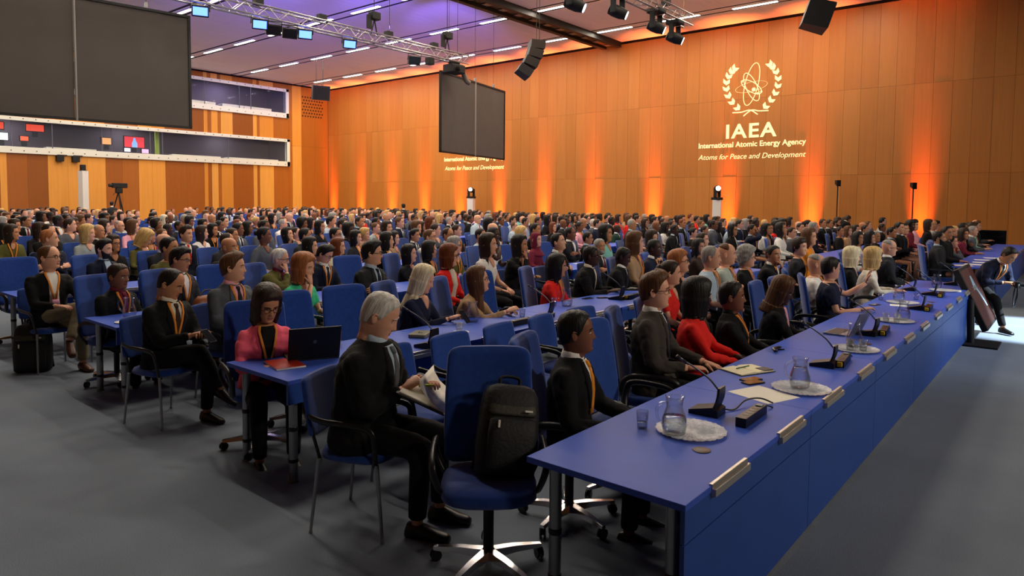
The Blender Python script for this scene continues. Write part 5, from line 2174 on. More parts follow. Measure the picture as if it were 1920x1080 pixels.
for s_ in EMBLEM_STEMS:
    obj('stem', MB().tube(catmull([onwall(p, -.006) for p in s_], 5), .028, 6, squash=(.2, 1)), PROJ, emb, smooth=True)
def wall_text(body, y_left, y_right, z0, z1, parent, base_y, off=0.0, shear=0.0, name='lettering'):
    cu = bpy.data.curves.new(name, 'FONT')
    cu.body = body
    cu.size = 1.0
    cu.offset = off
    cu.shear = shear
    cu.extrude = .004
    cu.space_character = 1.14 if body == 'IAEA' else 1.0
    cu.resolution_u = 4
    o = bpy.data.objects.new(name, cu)
    scene.collection.objects.link(o)
    me = bpy.data.meshes.new_from_object(o.evaluated_get(bpy.context.evaluated_depsgraph_get()))
    bpy.data.objects.remove(o)
    V = np.array([v.co for v in me.vertices])
    lo, hi = V.min(0), V.max(0)
    cap = {'IAEA': hi[1]}.get(body, .73)
    sx = (y_left - y_right) / (hi[0] - lo[0])
    sz = (z1 - z0) / cap
    W = np.stack([-.004 - V[:, 2], y_left - base_y - (V[:, 0] - lo[0]) * sx, z0 + V[:, 1] * sz], 1)
    me.vertices.foreach_set('co', W.ravel())
    me.materials.clear()
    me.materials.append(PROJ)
    me.update()
    return link(name, me, parent)
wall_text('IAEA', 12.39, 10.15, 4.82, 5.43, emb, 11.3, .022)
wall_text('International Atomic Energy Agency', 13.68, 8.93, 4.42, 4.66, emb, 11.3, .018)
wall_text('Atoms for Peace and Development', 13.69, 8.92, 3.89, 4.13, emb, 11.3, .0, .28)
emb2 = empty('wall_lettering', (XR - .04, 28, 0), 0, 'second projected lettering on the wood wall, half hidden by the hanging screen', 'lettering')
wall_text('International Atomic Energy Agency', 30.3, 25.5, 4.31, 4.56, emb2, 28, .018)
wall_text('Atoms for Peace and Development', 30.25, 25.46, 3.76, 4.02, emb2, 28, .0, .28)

# ---- hanging projection screens seen from behind
SCRBACK = mat('screen_back_grey', '#504a46', .85, noise=(2, .05))
SCRFR = mat('screen_frame_black', '#0f0e0f', .5)
def big_screen(P, ang, wd, z0, z1, label):
    r = empty('projection_screen', (P[0], P[1], 0), math.radians(ang), label, 'screen', 'hanging projection screens')
    obj('screen_sheet', MB().box((.05, -.01, z0 + .05), (wd / 2 - .03, .01, z1 - .05)), SCRBACK, r)
    obj('screen_sheet', MB().box((wd / 2 + .03, -.01, z0 + .05), (wd - .05, .01, z1 - .05)), SCRBACK, r)
    for lo, hi in (((0, -.04, z0), (wd, .04, z0 + .06)), ((0, -.04, z1 - .06), (wd, .04, z1)), ((0, -.04, z0), (.06, .04, z1)), ((wd - .06, -.04, z0), (wd, .04, z1))):
        obj('frame_bar', MB().box(lo, hi), SCRFR, r)
    obj('centre_seam', MB().cyl((wd / 2, -.03, z0), (wd / 2, -.03, z1), .03, n=10), mat('seam_grey', '#8d8a86', .5, .5), r)
    for x in (wd * .12, wd * .5, wd * .8):
        obj('hanging_cable', MB().cyl((x, 0, z1), (x, 0, HC), .008, n=6), BLACK, r)
        obj('clamp', MB().cbox((x - .03, -.04, z1), (x + .03, .04, z1 + .14), .01), STEEL, r)
    return r
dl = (math.cos(math.radians(-7.4)), math.sin(math.radians(-7.4)))
big_screen((8.57 - 5.2 * dl[0], 18.07 - 5.2 * dl[1]), -7.4, 5.2, 3.75, 6.67, 'large dark back of the hanging screen at the left, with a pale centre seam')
big_screen((17.27, 17.7), 13.5, 5.08, 3.65, 6.54, 'dark back of the hanging screen in front of the wood wall')

# ---- trusses
TRUSSM = mat('truss_aluminium', '#b9b6b4', .3, .9)
def truss(x0, x1, y, z, label, side=.3):
    r = empty('lighting_truss', (x0, y, z), 0, label, 'truss', 'lighting trusses under the ceiling')
    L = x1 - x0
    h = side / 2
    for a in (-h, h):
        for b in (-h, h):
            obj('chord', MB().cyl((0, a, b), (L, a, b), .026, n=8), TRUSSM, r)
    n = int(L / .32)
    for face in range(4):
        P = []
        for i in range(n + 1):
            x = i * L / n
            t = h if i % 2 else -h
            P.append({0: (x, t, h), 1: (x, t, -h), 2: (x, h, t), 3: (x, -h, t)}[face])
        mb = MB()
        for i in range(n):
            mb.cyl(P[i], P[i + 1], .011, n=5, caps=False)
        tag(obj('lacing', mb, TRUSSM, r), kind='stuff')
    for x in (L * .25, L * .75, L * .97):
        obj('hanging_cable', MB().cyl((x, 0, h), (x, 0, HC - z), .008, n=6), BLACK, r)
    return r
truss(4.0, 18.06, 17.2, 6.95, 'long lighting truss carrying blue lamps, ending above the hanging screen')
truss(9.0, 18.78, 9.0, 7.19, 'short lighting truss with white moving heads above the emblem wall')
BLUELED = mat('blue_led_face', '#4070ff', .4, emit=((.07, .15, 1.0), 5.0))
WHITELED = mat('white_lamp_lens', '#ffffff', .2, emit=((.85, .95, 1.0), 14.0))
def aim(d):
    return Vector(d).to_track_quat('-Y', 'Z').to_euler()
def led_panel(x, z, on, label, y=17.2):
    r = empty('stage_lamp', (x, y, z), 0, label, 'stage lamp', 'lamps on the lighting trusses')
    r.rotation_euler = aim((-.45, -1, -.35))
    obj('housing', MB().cbox((-.2, -.06, -.14), (.2, .12, .14), .02), BLACK, r)
    obj('lamp_face', MB().box((-.17, -.066, -.1), (.17, -.06, .1)), BLUELED if on else mat('lamp_glass_dark', '#1b1b22', .15), r)
    obj('yoke', MB().tube([(-.22, .03, 0), (-.22, .03, .22), (.22, .03, .22), (.22, .03, 0)], .014, 6), BLACK, r)
    return r
for i, x in enumerate((8.42, 10.04, 11.44, 12.98)):
    led_panel(x, 6.62, True, 'glowing blue lamp under the long truss, %s from the left' % ordw(i + 1))
for i, x in enumerate((10.45, 10.95, 15.6)):
    led_panel(x, 6.55, False, 'unlit black lamp under the long truss, %s from the left' % ordw(i + 1))
def moving_head(P, d, lit, label, up=False, parent=None):
    r = empty('moving_head', P, 0, label, 'stage lamp', 'moving head lamps')
    s_ = 1 if up else -1
    obj('lamp_base', MB().cbox((-.2, -.2, -.12 if up else 0), (.2, .2, 0 if up else .12), .03), BLACK, r)
    for a in (-1, 1):
        obj('yoke_arm', MB().cbox((a * .21 - .035, -.07, min(0, s_ * .42)), (a * .21 + .035, .07, max(0, s_ * .42)), .02), BLACK, r)
    hd = obj('lamp_head', MB().lathe([(.06, -.24), (.13, -.22), (.15, -.1), (.15, .08), (.12, .2), (.115, .24)], 20), BLACK, r, smooth=40)
    hd.location = (0, 0, s_ * .36)
    hd.rotation_euler = Vector(d).to_track_quat('Z', 'Y').to_euler()
    obj('lens', MB().cyl((0, 0, .235), (0, 0, .248), .10, n=20), WHITELED if lit else mat('lens_dark', '#444a55', .08), hd)
    return r
for i, (x, z) in enumerate(((13.0, 6.75), (14.87, 6.98), (16.85, 7.0), (17.96, 6.92))):
    moving_head((x, 9.0, z), (.5, -.9, -.45), True, 'white lit moving head hanging from the short truss, %s from the left' % ordw(i + 1))
for i, (x, z) in enumerate(((13.9, 7.15), (17.1, 7.15))):
    r = empty('truss_hoist', (x, 17.2, z), 0, 'black hoist motor standing on the long truss, %s from the left' % ordw(i + 1), 'hoist', 'hoists on the long truss')
    obj('motor', MB().cbox((-.12, -.12, .38), (.2, .12, .62), .03), BLACK, r)
    obj('bracket_plate', MB().cbox((-.26, -.03, .08), (-.08, .03, .5), .01), BLACK, r)
    for q in (-.1, .14):
        obj('strut', MB().cyl((0.03, 0, .4), (q, 0, -.06), .022, n=6), BLACK, r)
    obj('chain', MB().cyl((.03, 0, .6), (.03, 0, HC - z), .012, n=6), BLACK, r)
r = empty('projector', (17.55, 17.25, 6.55), 0, 'dark projector cluster hanging at the truss end over the screen', 'projector')
obj('projector_body', MB().cbox((-.35, -.25, -.14), (.3, .25, .16), .04), BLACK, r)
obj('lens_barrel', MB().cyl((-.1, -.24, 0), (-.1, -.42, 0), .09, n=16), BLACK, r, smooth=40)
obj('mount', MB().cbox((-.2, -.12, .14), (.15, .12, .30), .02), BLACK, r)
obj('duct', MB().tube(catmull([(.2, 0, .1), (.4, 0, -.02), (.6, 0, -.3), (.75, 0, -.36)], 4), .09, 10), mat('duct_grey', '#6a6258', .7), r, smooth=True)
# blue wash on the ceiling
for x, t in ((8.8, (13.0, 23.5, HC)), (12.0, (16.8, 24.5, HC)), (16.5, (24.2, 23.8, HC)), (10.0, (15.0, 27.5, HC)), (14.5, (21.0, 25.8, HC))):
    l = empty('stage_lamp', (x, 17.2, 7.25), 0, 'uptilted lamp on the long truss washing the ceiling blue near %s' % {8.8: 'the left screen', 12.0: 'its middle', 16.5: 'its right end', 10.0: 'the second blue lamp', 14.5: 'the hoists'}[x], 'stage lamp', 'lamps on the lighting trusses')
    obj('housing', MB().cbox((-.12, -.1, -.14), (.12, .1, .04), .02), BLACK, l)
    add_light('SPOT', 'blue_wash', (x, 17.2, 7.42), 4600, (.16, .11, 1.0), t, spot_size=math.radians(40), spot_blend=.8, shadow_soft_size=.12)

for i, (x, t) in enumerate(((10.5, (22.0, 15.5, HC)), (13.8, (26.5, 14.0, HC)), (16.0, (27.8, 22.0, HC)), (17.4, (28.0, 9.0, HC)))):  # added fill, no real stage lamps: stands in for the wall uplights' ceiling spill
    l = empty('stage_lamp', (x, 9.0, 7.4), 0, 'added amber fill light for the ceiling above the short truss, %s from the left' % ordw(i + 1), 'stage lamp', 'lamps on the lighting trusses')
    obj('housing', MB().cbox((-.12, -.1, -.06), (.12, .1, .12), .02), BLACK, l)
    add_light('SPOT', 'amber_ceiling_fill', (x, 9.0, 7.6), 1500, (1.0, .42, .16), t, spot_size=math.radians(60), spot_blend=1.0, shadow_soft_size=.12)
l = empty('stage_lamp', (16.3, 17.2, 6.62), 0, 'warm wash lamp under the long truss near its right end', 'stage lamp', 'lamps on the lighting trusses')
obj('housing', MB().cbox((-.12, -.12, -.1), (.12, .12, .14), .03), BLACK, l)
add_light('SPOT', 'golden_wash', (16.55, 17.5, 6.5), 10000, (1.0, .74, .34), (30, 36.5, 4.6), spot_size=math.radians(46), spot_blend=1.0, shadow_soft_size=.12)
# ---- loudspeakers
SPK = mat('speaker_black', '#121113', .55)
GRILLE = mat('speaker_grille', '#0b0b0c', .8, bump=(160, .6))
r = empty('line_array', (16.05, 12.39, 5.95), math.radians(-40), 'curved black line array loudspeaker hanging before the emblem wall', 'loudspeaker')
ang = 0
pz, py = .5, 0.0
for i in range(4):
    c_ = obj('cabinet', MB().prism([(-.2, -.30), (.2, -.36), (.2, .36), (-.2, .30)], -.12, .12), SPK, r)
    c_.location = (-.05 - .03 * i * i - .03 * i, py, pz)
    c_.rotation_euler = (0, math.radians(6 + 9 * i), 0)
    g_ = obj('grille', MB().box((.2, -.32, -.1), (.21, .32, .1)), GRILLE, c_)
    pz -= .25
obj('rigging', MB().cyl((0, -.2, .6), (0, -.2, HC - 5.95), .01, n=6).cyl((0, .2, .6), (0, .2, HC - 5.95), .01, n=6).box((-.15, -.25, .58), (.15, .25, .63)), BLACK, r)
def box_speaker(P, rz, label, s_=1.0, pitch=0):
    r = empty('loudspeaker', P, rz, label, 'loudspeaker', scale=s_)
    b = obj('cabinet', MB().prism([(-.38, -.3), (.38, -.3), (.30, .3), (-.30, .3)], -.32, .32), SPK, r)
    b.rotation_euler = (pitch, 0, 0)
    obj('grille', MB().box((-.35, -.31, -.29), (.35, -.3, .29)), GRILLE, b)
    obj('handle', MB().tube([(-.1, .05, .33), (-.08, .05, .38), (.08, .05, .38), (.1, .05, .33)], .015, 6), BLACK, b)
    obj('hanging_cable', MB().cyl((-.15, 0, .3), (-.15, 0, (HC - P[2]) / s_), .01, n=6).cyl((.15, 0, .3), (.15, 0, (HC - P[2]) / s_), .01, n=6), BLACK, r)
    return r
box_speaker((18.12, 5.24, 6.59), math.radians(25), 'black box loudspeaker hanging right of the emblem near the ceiling', 1.0, math.radians(18))
box_speaker((23.0, 33.2, 7.9), math.radians(-20), 'black loudspeaker hanging in the back corner beside the vent', 1.25, math.radians(10))

# ---- white columns with moving heads, lamp stands
COLW = mat('white_column', '#d9d6d2', .5)
def column(P, h, wd, label):
    r = empty('lamp_column', P, math.radians(20), label, 'column', 'white columns carrying lamps')
    obj('shaft', MB().cbox((-wd / 2, -wd / 2, .03), (wd / 2, wd / 2, h), .01), COLW, r)
    obj('base_plate', MB().cbox((-wd * .8, -wd * .8, 0), (wd * .8, wd * .8, .04), .01), COLW, r)
    return r
column((28.8, 12.24, 0), 2.05, .36, 'white column by the wall left of the tall lamp stands, lamp on top')
moving_head((28.8, 12.24, 2.17), (-.8, -.5, .1), True, 'round lamp on the white column below the emblem', up=True)
column((28.8, 26.94, 0), 2.05, .36, 'white column by the wall under the hanging screen')
moving_head((28.8, 26.94, 2.17), (-.8, -.5, .1), True, 'round lamp on the white column under the hanging screen', up=True)
column((13.25, 40.0, 0), 3.29, .34, 'tall white column at the back wall beside the camera tripod')
r = empty('camera_bracket', (13.25, 40.0, 3.29), 0, 'small black camera on top of the tall white column', 'camera')
obj('camera_body', MB().cbox((-.12, -.15, .02), (.1, .12, .32), .03), BLACK, r)
obj('camera_foot', MB().box((-.15, -.15, 0), (.15, .15, .03)), BLACK, r)
for i, x in enumerate((12.85, 13.6)):
    r = empty('wall_speaker', (x, YB - .05, 3.98), 0, 'small black wall speaker above the tall white column, %s of two' % ('left' if i == 0 else 'right'), 'loudspeaker')
    obj('cabinet', MB().cbox((-.17, -.3, -.16), (.17, -.02, .16), .02), BLACK, r)
    obj('wall_arm', MB().box((-.1, -.2, .16), (.34, 0, .2)), BLACK, r)
for i, (y_, h) in enumerate(((7.39, 2.72), (4.78, 2.6))):
    r = empty('lamp_stand', (29.0, y_, 0), math.radians(40), 'thin black lamp stand by the wall, %s of the pair' % ('left' if i == 0 else 'right'), 'lamp stand', 'thin lamp stands at the wall')
    obj('pole', MB().cyl((0, 0, .1), (0, 0, h), .022, n=8), BLACK, r)
    for k in range(3):
        a = 2.1 * k
        obj('leg', MB().cyl((0, 0, .5), (.4 * math.cos(a), .4 * math.sin(a), .01), .014, n=6), BLACK, r)
    obj('lamp_head', MB().prism([(-.09, -.12), (.09, -.02), (.09, .12), (-.09, .12)], -.08, .08, M=M4(RX(math.pi / 2), (0, 0, h + .02))), BLACK, r)
# ---- video camera
r = empty('camera_tripod', (14.56, 39.0, 0), 0, 'video camera on a black tripod at the back of the hall', 'video camera')
obj('camera_body', MB().cbox((-.30, -.12, 2.42), (.42, .12, 2.68), .03), BLACK, r)
obj('lens_barrel', MB().cyl((-.3, 0, 2.55), (-.46, 0, 2.55), .09, n=14), BLACK, r, smooth=40)
obj('tripod_head', MB().cbox((-.14, -.12, 2.14), (.18, .12, 2.42), .05), BLACK, r)
for k in range(3):
    a = 2.1 * k + .5
    obj('leg', MB().cyl((0, 0, 2.2), (.62 * math.cos(a), .62 * math.sin(a), .02), .035, n=8), BLACK, r)
obj('pan_handle', MB().cyl((-.05, 0, 2.3), (-.35, -.25, 2.05), .016, n=6), BLACK, r)

# ---- inside the booths
def emis(name, c, s_): return mat(name, c, .5, emit=(lin(c), s_))
def booth_monitor(x, z, wd, h, m, label, y=YB + 1.0, figure=False):
    r = empty('booth_monitor', (x, y, z), 0, label, 'monitor', 'lit screens in the booths')
    obj('casing', MB().cbox((-wd / 2 - .04, .0, -h / 2 - .04), (wd / 2 + .04, .1, h / 2 + .04), .01), BLACK, r)
    obj('display', MB().box((-wd / 2, -.012, -h / 2), (wd / 2, .002, h / 2)), m, r)
    obj('monitor_stand', MB().cbox((-.12, .0, -h / 2 - .3), (.12, .1, -h / 2), .01), BLACK, r)
    if figure:
        obj('displayed_figure', MB().prism([(-.14, -h / 2), (.16, -h / 2), (.16, -.05), (.08, .08), (.05, .24), (-.05, .24), (-.07, .08), (-.14, -.05)], -.004, .0, M=M4(RX(math.pi / 2), (0, -.014, 0))), emis('figure_blue', '#6fa0e0', 1.2), r)
    return r
booth_monitor(10.6, 5.05, .55, .36, emis('screen_white', '#e8f0ff', 2.2), 'bright white monitor at the left end of the lower booth')
booth_monitor(11.6, 5.0, .35, .22, emis('screen_red', '#ff5030', 1.6), 'small red monitor at the left end of the lower booth')
booth_monitor(15.6, 5.15, .55, .36, emis('screen_orange', '#e0905a', 1.3), 'orange monitor in the middle of the lower booth')
booth_monitor(17.1, 5.2, 1.1, .62, emis('screen_redpink', '#c8323c', 1.1), 'large red video screen with a blue figure in the lower booth', figure=True)
booth_monitor(16.7, 4.72, .32, .2, emis('screen_white2', '#dfe6ff', 1.6), 'little white monitor below the red video screen')
booth_monitor(17.7, 4.70, .38, .24, emis('screen_pink', '#f0a0c8', 1.4), 'little pink monitor below the red video screen')
r = empty('booth_partition', (18.35, YB + .9, 4.5), 0, 'lime green partition post in the lower booth', 'partition')
obj('post_panel', MB().cbox((-.12, -.05, 0), (.12, .05, 1.4), .01), mat('lime_panel', '#8fae3c', .5), r)
for i, x in enumerate((10.3, 12.1)):
    booth_monitor(x, 5.6, .8, .35, emis('screen_amber', '#d0432a', 1.1), 'amber wall display high in the lower booth, %s from the left' % ordw(i + 1))
for i, (x, wd) in enumerate(((13.6, 2.4), (20.5, 3.0), (24.3, 3.6))):
    r = empty('booth_desk', (x, YB + .55, 4.35), 0, 'pale desk behind the lower booth window, %s from the left' % ordw(i + 1), 'desk')
    obj('desktop', MB().cbox((-wd / 2, -.3, .18), (wd / 2, .3, .23), .01), BOOTHWHITE, r)
    obj('desk_front', MB().box((-wd / 2, -.28, .0), (wd / 2, -.25, .18)), BOOTHWHITE, r)
for i, (x, wd) in enumerate(((20.8, 1.8), (22.9, 1.5), (24.6, 2.0))):
    r = empty('booth_desk', (x, YB + .5, 7.7), 0, 'pale desk behind the upper booth window, %s from the left' % ordw(i + 1), 'desk')
    obj('desktop', MB().cbox((-wd / 2, -.3, .24), (wd / 2, .3, .29), .01), BOOTHWHITE, r)
    obj('desk_front', MB().box((-wd / 2, -.28, .05), (wd / 2, -.25, .24)), BOOTHWHITE, r)
for x, z, e in ((17, 8.9, 110), (23, 8.9, 110)):
    add_light('AREA', 'booth_ceiling_light', (x, YB + 1.4, z + .75), e, (.55, .5, 1.0), size=.3)
for x, e in ((11, 70), (17, 70), (23, 60)):
    add_light('AREA', 'booth_ceiling_light', (x, YB + 1.4, 6.3), e, (.75, .75, 1.0), size=.3)
# ================================================================== things on the tables and on the floor
def thin_glass(name, tint, gain, rough=.02):
    m = bpy.data.materials.new(name)
    m.use_nodes = True
    nt = m.node_tree
    nt.nodes.clear()
    out = nt.nodes.new('ShaderNodeOutputMaterial')
    tr = nt.nodes.new('ShaderNodeBsdfTransparent'); tr.inputs[0].default_value = (*tint, 1)
    gl = nt.nodes.new('ShaderNodeBsdfGlossy'); gl.inputs['Roughness'].default_value = rough
    fr = nt.nodes.new('ShaderNodeLayerWeight'); fr.inputs['Blend'].default_value = .28
    mu = nt.nodes.new('ShaderNodeMath'); mu.operation = 'MULTIPLY'; mu.inputs[1].default_value = gain; mu.use_clamp = True
    mx = nt.nodes.new('ShaderNodeMixShader')
    nt.links.new(fr.outputs['Facing'], mu.inputs[0]); nt.links.new(mu.outputs[0], mx.inputs[0])
    nt.links.new(tr.outputs[0], mx.inputs[1]); nt.links.new(gl.outputs[0], mx.inputs[2])
    nt.links.new(mx.outputs[0], out.inputs[0])
    return m
GLASS = thin_glass('clear_glass', (.96, .97, .98), .75)
WATER = thin_glass('drinking_water', (.90, .93, .96), .9)
CUTGLASS = mat('pressed_glass', '#d6dae0', .15, spec=.9, alpha=.62, noise=(40, .2), bump=(45, .8, (1, 1, 1), .01))
PAPER = mat('white_paper', '#ece7da', .8)
MICGREY = mat('mic_panel_grey', '#8a8c8e', .45)
GOOSE = mat('gooseneck_metal', '#55565a', .35, .8)
YEL = mat('yellow_plug', '#d8b21c', .5)
def lathe_shell(b, prof, t, n=24):
    inner = [(max(r - t, .001), z) for r, z in prof[::-1] if z > prof[0][1] + t]
    b.lathe(prof + inner + [(.001, prof[0][1] + t)], n, cap0=True, cap1=True)
jb = MB()
JP = [(.047, 0), (.058, .012), (.066, .055), (.064, .085), (.050, .125), (.042, .150), (.043, .175), (.050, .205)]
lathe_shell(jb, JP, .0035, 28)
JUG = jb.mesh('jug_body', [GLASS], True)
JH = MB().tube(catmull([(.047, 0, .178), (.085, 0, .175), (.105, 0, .145), (.098, 0, .10), (.066, 0, .065)], 5), [.007] * 21, 8, squash=(1.4, .9)).mesh('jug_handle', [GLASS], True)
JW = {q: MB().lathe([(.043, .006)] + [(r - .0045, z) for r, z in JP[1:] if z < q] + [(float(np.interp(q, [z for r, z in JP], [r for r, z in JP])) - .0045, q)], 28).mesh('water', [WATER], True) for q in (.06, .10, .14)}
gb = MB(); lathe_shell(gb, [(.026, 0), (.028, .004), (.033, .095)], .0025, 20)
TUMB = gb.mesh('glass_wall', [GLASS], True)
GW = MB().lathe([(.024, .006), (.0275, .035)], 20).mesh('water', [WATER], True)
a_ = np.linspace(0, 2 * np.pi, 72, endpoint=False)
def tray_mesh():
    R = []
    for r, z, k in ((.02, .004, 0), (.05, .003, .1), (.10, .004, .3), (.14, .007, .6), (.163, .013, 1.0), (.160, .010, 1.0), (.12, .001, .2), (.02, .0005, 0)):
        rr = r * (1 + .018 * k * np.cos(18 * a_))
        zz = z + .0016 * k * np.cos(36 * a_) + (.0012 * np.cos(36 * a_) if 0 < k < 1 and r > .04 else 0)
        R.append(np.stack([rr * np.cos(a_), rr * np.sin(a_), np.maximum(zz, 0)], 1))
    return MB().loft(R).mesh('tray_dish', [CUTGLASS], 35)
TRAY = tray_mesh()
def water_jug(x, y, lev, label, rz=2.6, z=TH):
    t = empty('water_jug', (x, y, z), rz, label, 'jug', 'glass water jugs')
    link('jug_body', JUG, t); link('jug_handle', JH, t); link('water', JW[lev], t)
def tumbler(x, y, label, wet=True, z=TH):
    t = empty('water_glass', (x, y, z), 0, label, 'glass', 'drinking glasses')
    link('glass_wall', TUMB, t)
    if wet: link('water', GW, t)
def tray(x, y, label, s_=1.0):
    t = link('glass_tray', TRAY, loc=(x, y, TH), scale=s_)
    tag(t, label, 'tray', 'cut glass trays')
# conference microphone
MB_BASE = MB().prism([(-.085, -.005), (.085, -.005), (.085, .035), (.05, .05), (-.085, .018)], -.065, .065, M=M4(RX(math.pi / 2) , (0, 0, .005)))
MICBASE = MB_BASE.mesh('mic_base', [PLASTIC])
MICPANEL = MB().box((-.082, -.055, .0), (.02, .055, .004), M=M4(RY(-.24), (0, 0, .034))).mesh('button_panel', [MICGREY])
def flap():
    R = []
    for q in np.linspace(0, 1, 8):
        z = .04 + .125 * q
        x = .055 + .012 * math.sin(q * 2.6) + .02 * q
        w_ = .055 * (1 - .18 * q ** 3)
        R.append(np.array([[x - .007, -w_, z], [x - .007, w_, z], [x + .006, w_, z], [x + .006, -w_, z]]))
    return MB().loft(R).mesh('speaker_flap', [PLASTIC], 50)
FLAP = flap()
NECK = MB().tube(catmull([(.06, .0, .15), (.02, -.03, .21), (-.04, -.08, .27), (-.09, -.12, .31)], 6), .0055, 8).mesh('gooseneck', [GOOSE], True)
CAPS = MB().tube([(-.086, -.117, .306), (-.125, -.155, .342)], [.008, .010], 10).mesh('mic_capsule', [GOOSE], True)
def mic_unit(x, y, label, rz=0.0, z=TH):
    t = empty('conference_microphone', (x, y, z), rz - math.pi / 2, label, 'microphone', 'gooseneck microphones')
    for n_, m in (('mic_base', MICBASE), ('button_panel', MICPANEL), ('speaker_flap', FLAP), ('gooseneck', NECK), ('mic_capsule', CAPS)):
        link(n_, m, t)
PSB = MB().cbox((-.17, -.03, 0), (.17, .03, .052), .004).mesh('strip_body', [PLASTIC])
PSS = MB().cyl((0, 0, .051), (0, 0, .0535), .019, n=14).mesh('socket', [mat('socket_dark', '#050505', .3)])
PSW = MB().cbox((-.02, -.018, .05), (.02, .018, .058), .003).mesh('switch', [MICGREY])
def power_strip(x, y, label, rz=0.0, plug=True):
    t = empty('power_strip', (x, y, TH), rz, label, 'power strip', 'black power strips')
    link('strip_body', PSB, t)
    for k in range(4):
        link('socket', PSS, t, loc=(-.09 + .05 * k, 0, 0))
    link('switch', PSW, t, loc=(.125, 0, 0))
    if plug:
        obj('plug', MB().cbox((-.19, -.018, .01), (-.15, .018, .045), .006), YEL, t)
    obj('cable', MB().tube(catmull([(.17, 0, .02), (.22, .03, .03), (.26, .0, .02), (.30, -.02, .004)], 5), .005, 6), PLASTIC, t, smooth=True)
tray(3.34, 1.53, 'cut glass tray under the nearest jug on the front table', 1.12)
water_jug(3.235, 1.575, .10, 'half full glass jug nearest on the front table')
tumbler(3.22, 1.752, 'nearly empty water glass beside the nearest jug')
mic_unit(3.70, 1.60, 'conference microphone at the near end of the front table', .05)
power_strip(3.75, 1.36, 'black power strip at the near end of the front table', .02, False)
obj_c = obj('microphone_cable', MB().tube(catmull([(3.78, 1.56, TH + .02), (3.85, 1.50, TH + .006), (4.0, 1.49, TH + .03), (4.1, 1.44, TH + .03), (4.13, 1.37, TH + .008)], 6), .005, 6), PLASTIC, smooth=True)
tag(obj_c, 'black cable curling between microphone and power strip', 'cable')
tray(4.58, 1.345, 'cut glass tray under the second jug on the front table', 1.12)
water_jug(4.60, 1.36, .14, 'well filled glass jug, second on the front table', 2.4)
mic_unit(5.36, 1.42, 'second conference microphone on the front table', .05)
power_strip(5.55, 1.33, 'power strip beside the second microphone', .1)
tray(6.14, 1.38, 'cut glass tray under the third jug', 1.1)
water_jug(6.26, 1.42, .06, 'third glass jug, with two glasses on its tray', 2.6)
tumbler(6.08, 1.41, 'left glass on the third tray'); tumbler(6.12, 1.32, 'right glass on the third tray')
mic_unit(6.92, 1.46, 'third conference microphone, behind the silver laptop', -.1)
power_strip(7.12, 1.36, 'power strip beside the third microphone', .1)
tray(7.92, 1.42, 'cut glass tray under the fourth jug', 1.1)
water_jug(8.06, 1.37, .10, 'fourth glass jug on the front table', 2.6)
tumbler(7.80, 1.48, 'left glass on the fourth tray'); tumbler(7.84, 1.39, 'right glass on the fourth tray')
mic_unit(9.0, 1.40, 'fourth conference microphone on the front table')
power_strip(9.05, 1.29, 'power strip beside the fourth microphone', .05)
tray(9.45, 1.62, 'cut glass tray under the fifth jug', 1.1)
water_jug(9.6, 1.69, .10, 'fifth glass jug on the front table', 2.6)
tumbler(9.55, 1.88, 'water glass by the edge near the raised hand'); tumbler(9.9, 1.55, 'water glass beside the fifth jug')
mic_unit(10.55, 1.50, 'fifth conference microphone on the front table')
power_strip(10.5, 1.36, 'power strip beside the fifth microphone', .05)
tray(11.2, 1.42, 'cut glass tray near the far end of the front table', 1.1)
water_jug(11.45, 1.54, .10, 'last glass jug at the far end of the front table', 2.6)
mic_unit(12.1, 1.45, 'last conference microphone at the far end of the front table')
mic_unit(10.9, 1.80, 'conference microphone at the rear edge of the far end')
# paper, notebook, phones, case
pp = MB().box((-.14, -.15, 0), (.14, .15, .0012)).mesh('paper_sheet', [PAPER])
def sheet(x, y, rz, label, s_=1.0, z=TH):
    tag(link('paper_sheet', pp, loc=(x, y, z), rot=(0, 0, rz), scale=s_), label, 'paper', 'loose papers')
sheet(4.30, 1.49, -.35, 'white sheet on the front table between two jugs', 1.05)
sheet(9.2, 1.62, .2, 'white sheet before the fifth jug', .6)
sheet(11.3, 1.36, .1, 'white sheet at the far end of the front table', .9)
nb = empty('notebook', (4.84, 1.80, TH), -.42, 'open cream notebook with a green pen on the front table', 'notebook')
COVER = mat('notebook_cover', '#16161a', .5)
obj('cover', MB().cbox((-.165, -.115, 0), (.165, .115, .004), .002), COVER, nb)
for s_ in (-1, 1):
    obj('page_block', MB().loft([np.array([[s_ * x, -.105, .004], [s_ * x, .105, .004], [s_ * x, .105, z], [s_ * x, -.105, z]]) for x, z in ((.003, .010), (.03, .016), (.10, .013), (.155, .009))]), mat('cream_page', '#efe6c4', .8), nb)
obj('pen', MB().cyl((-.08, .02, .019), (.07, .05, .017), .0045, n=8), mat('pen_green', '#1e5a3c', .4), nb)
obj('elastic_flap', MB().cbox((.06, -.105, .012), (.15, -.02, .019), .002), COVER, nb)
def phone(x, y, rz, label, z=TH, M=None, cat='phone'):
    t = empty('mobile_phone', (x, y, z), rz, label, cat, 'mobile phones')
    if M is not None: t.rotation_euler = M
    obj('phone_body', MB().cbox((-.037, -.075, 0), (.037, .075, .009), .004), COVER, t)
    obj('phone_display', MB().box((-.033, -.068, .009), (.033, .068, .0096)), mat('phone_glass', '#10121a', .08), t)
    return t
phone(4.60, 1.68, 1.2, 'black phone lying below the open notebook')
phone(4.53, 1.64, 1.15, 'brown cased phone lying below the open notebook')
phone(9.03, 1.84, 1.3, 'phone at the table edge before the raised hand')
phone(7.11, 4.66, 1.4, 'red cased phone on the second table')
phone(7.28, 4.55, .9, 'black phone beside the red phone on the second table')
